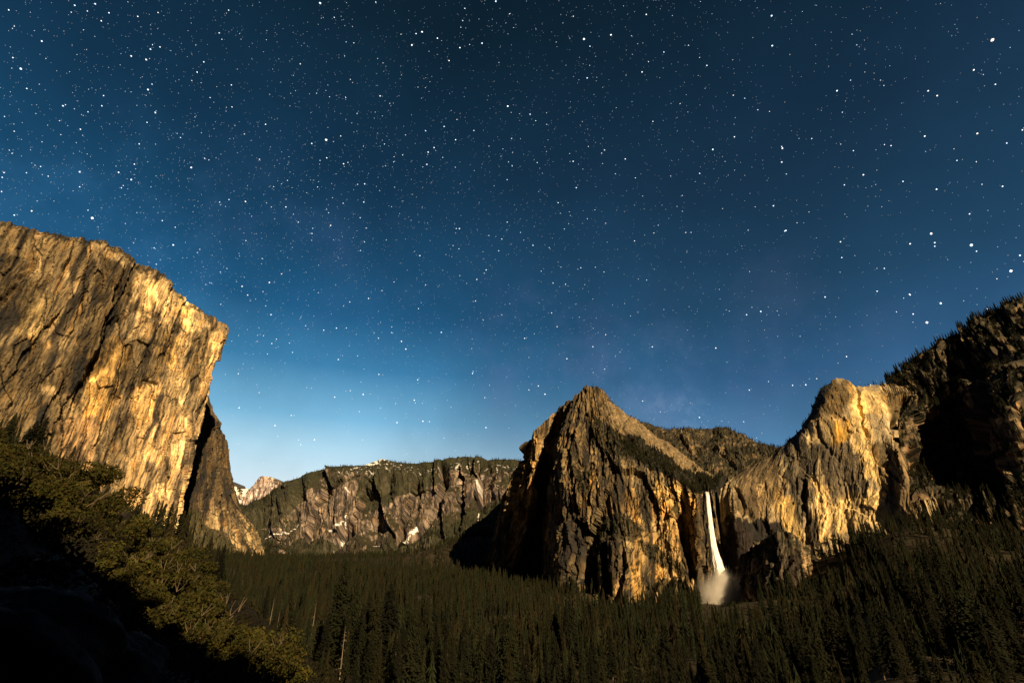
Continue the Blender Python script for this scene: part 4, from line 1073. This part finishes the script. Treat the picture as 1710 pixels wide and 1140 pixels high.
# ================================================================ stars
bright = [(36,113,5),(71,67,4.2),(245,98,4.5),(248,148,4.6),(320,278,4.4),(220,298,4.4),(134,285,4.2),(171,175,3.4),(174,158,3),(260,186,3.4),(199,286,3.8),(160,5,4),(183,20,3.2),(231,26,3),(16,15,3.2),
 (268,77,3),(341,102,3),(330,119,3.2),(69,276,3),(25,357,3.6),(8,286,3),(5,294,3.2),(388,177,2.6),(444,206,3),(46,146,3),(147,17,2.6),(155,362,6),(290,407,4.6),(545,232,5.6),(54,350,4),(134,310,2.6),
 (1656,65,7.5),(1288,25,4.6),(1289,75,4.4),(1397,150,4.4),(1625,115,4.2),(1564,158,4),(1549,150,3.6),(1631,221,4.6),(1306,246,4),(1305,269,3.8),(1441,290,4),(1563,314,4),(1673,309,4),(1618,355,3.6),(1554,388,5.4),
 (1560,403,4),(1560,409,3.4),(1621,407,7),(1519,405,4),(1687,450,6.4),(1702,424,4.4),(1312,383,4),(1405,428,3.2),(1464,484,3.4),(1518,489,3.8),(1476,446,3.2),(1680,237,3.4),(1706,215,3.2),(1597,266,3),(1507,301,3.4),
 (1661,139,3.4),(805,71,4),(688,74,4.2),(705,52,4.4),(695,55,3.2),(750,100,3.2),(975,64,5),(985,76,3),(1020,57,4.4),(535,4,5),(828,1,4.4),(848,176,4.6),(1072,119,3.4),(1270,518,4.2),(1195,579,3.6),(1089,577,3.2),(692,666,3.6),
 (957,268,3.6),(1044,264,3.4),(1079,23,3.2),(1190,248,4.2),(1168,288,3),(1226,227,3.2),(1180,108,3.2),(725,245,3.2),(713,273,3.2),(521,238,3.4),(546,262,3),(635,159,3),(761,232,3.2),(876,563,2.8),(932,337,3),(1547,536,6),
 (1570,504,5),(1524,522,3.6),(1519,490,3.4),(1648,513,3.4),(1345,640,4),(1323,641,3.2),(1413,593,3.2),(1464,484,3),(890,408,3),(1310,384,3.4),(910,656,3.2),(990,577,2.8)]
sv = []; sc_ = []
for a, b, c in bright: sv.append((a, b, c*(.31 if c < 5 else .35))); sc_.append(1.6)
rs = np.random.default_rng(77)
cnt = 0
while cnt < 15000:
    a = rs.uniform(-500, 2210); b = rs.uniform(-300, 790)
    w = .42
    w += .55*math.exp(-((a-420)/420)**2-((b-440)/240)**2)+.25*math.exp(-((a-700)/420)**2-((b-250)/330)**2)
    w += 1.6*math.exp(-((a-1135)/60)**2-((b-690)/22)**2)
    w *= .35+.65*(1-min(1, max(0, (a-1050)/500)))
    if rs.random() > w*.8: continue
    cnt += 1
    m_ = rs.random()
    e = rs.pareto(2.7)
    edge = 1+.25*max(0, abs(a-855)-350)/500
    sv.append((a, b, min(1.1, .34+.12*e)*edge)); sc_.append(float(np.clip(.32+.36*e, .2, 1.4)))
oct_v = np.array([[1,0,0],[-1,0,0],[0,1,0],[0,-1,0],[0,0,1],[0,0,-1]], float)
oct_f = np.array([[0,2,4],[2,1,4],[1,3,4],[3,0,4],[2,0,5],[1,2,5],[3,1,5],[0,3,5]])
DIST = 60000.0
Vs = []; Fs = []; Ts = []
for k, ((a, b, r_), br) in enumerate(zip(sv, sc_)):
    u = 570.0-b; x = a-855.0
    d = np.array([x, F*cos(PITCH)-u*sin(PITCH), u*cos(PITCH)+F*sin(PITCH)]); dn = np.linalg.norm(d); d = d/dn
    rad = DIST*r_/dn*1.05
    Vs.append(d*DIST+oct_v*rad); Fs.append(oct_f+6*k)
    hue = rs.random()
    c = np.array([1.0, .88, .74]) if hue < .10 else (np.array([.72, .86, 1.0]) if hue < .6 else np.array([1, 1, 1]))
    Ts.append(np.repeat((c*br)[None], 6, 0))
sm, t, out = new_mat('starlight')
em = t.nodes.new('ShaderNodeEmission'); at = t.nodes.new('ShaderNodeAttribute'); at.attribute_name = 'tint'
t.links.new(at.outputs['Color'], em.inputs['Color']); em.inputs['Strength'].default_value = .66; t.links.new(em.outputs[0], out.inputs[0])
try: sm.cycles.emission_sampling = 'NONE'
except Exception: pass
tag(link('stars', mesh_from('stars', np.concatenate(Vs), np.concatenate(Fs), 3, sm, False, np.concatenate(Ts))), 'thousands of small white and blue stars over the night sky', 'stars', None, 'stuff')
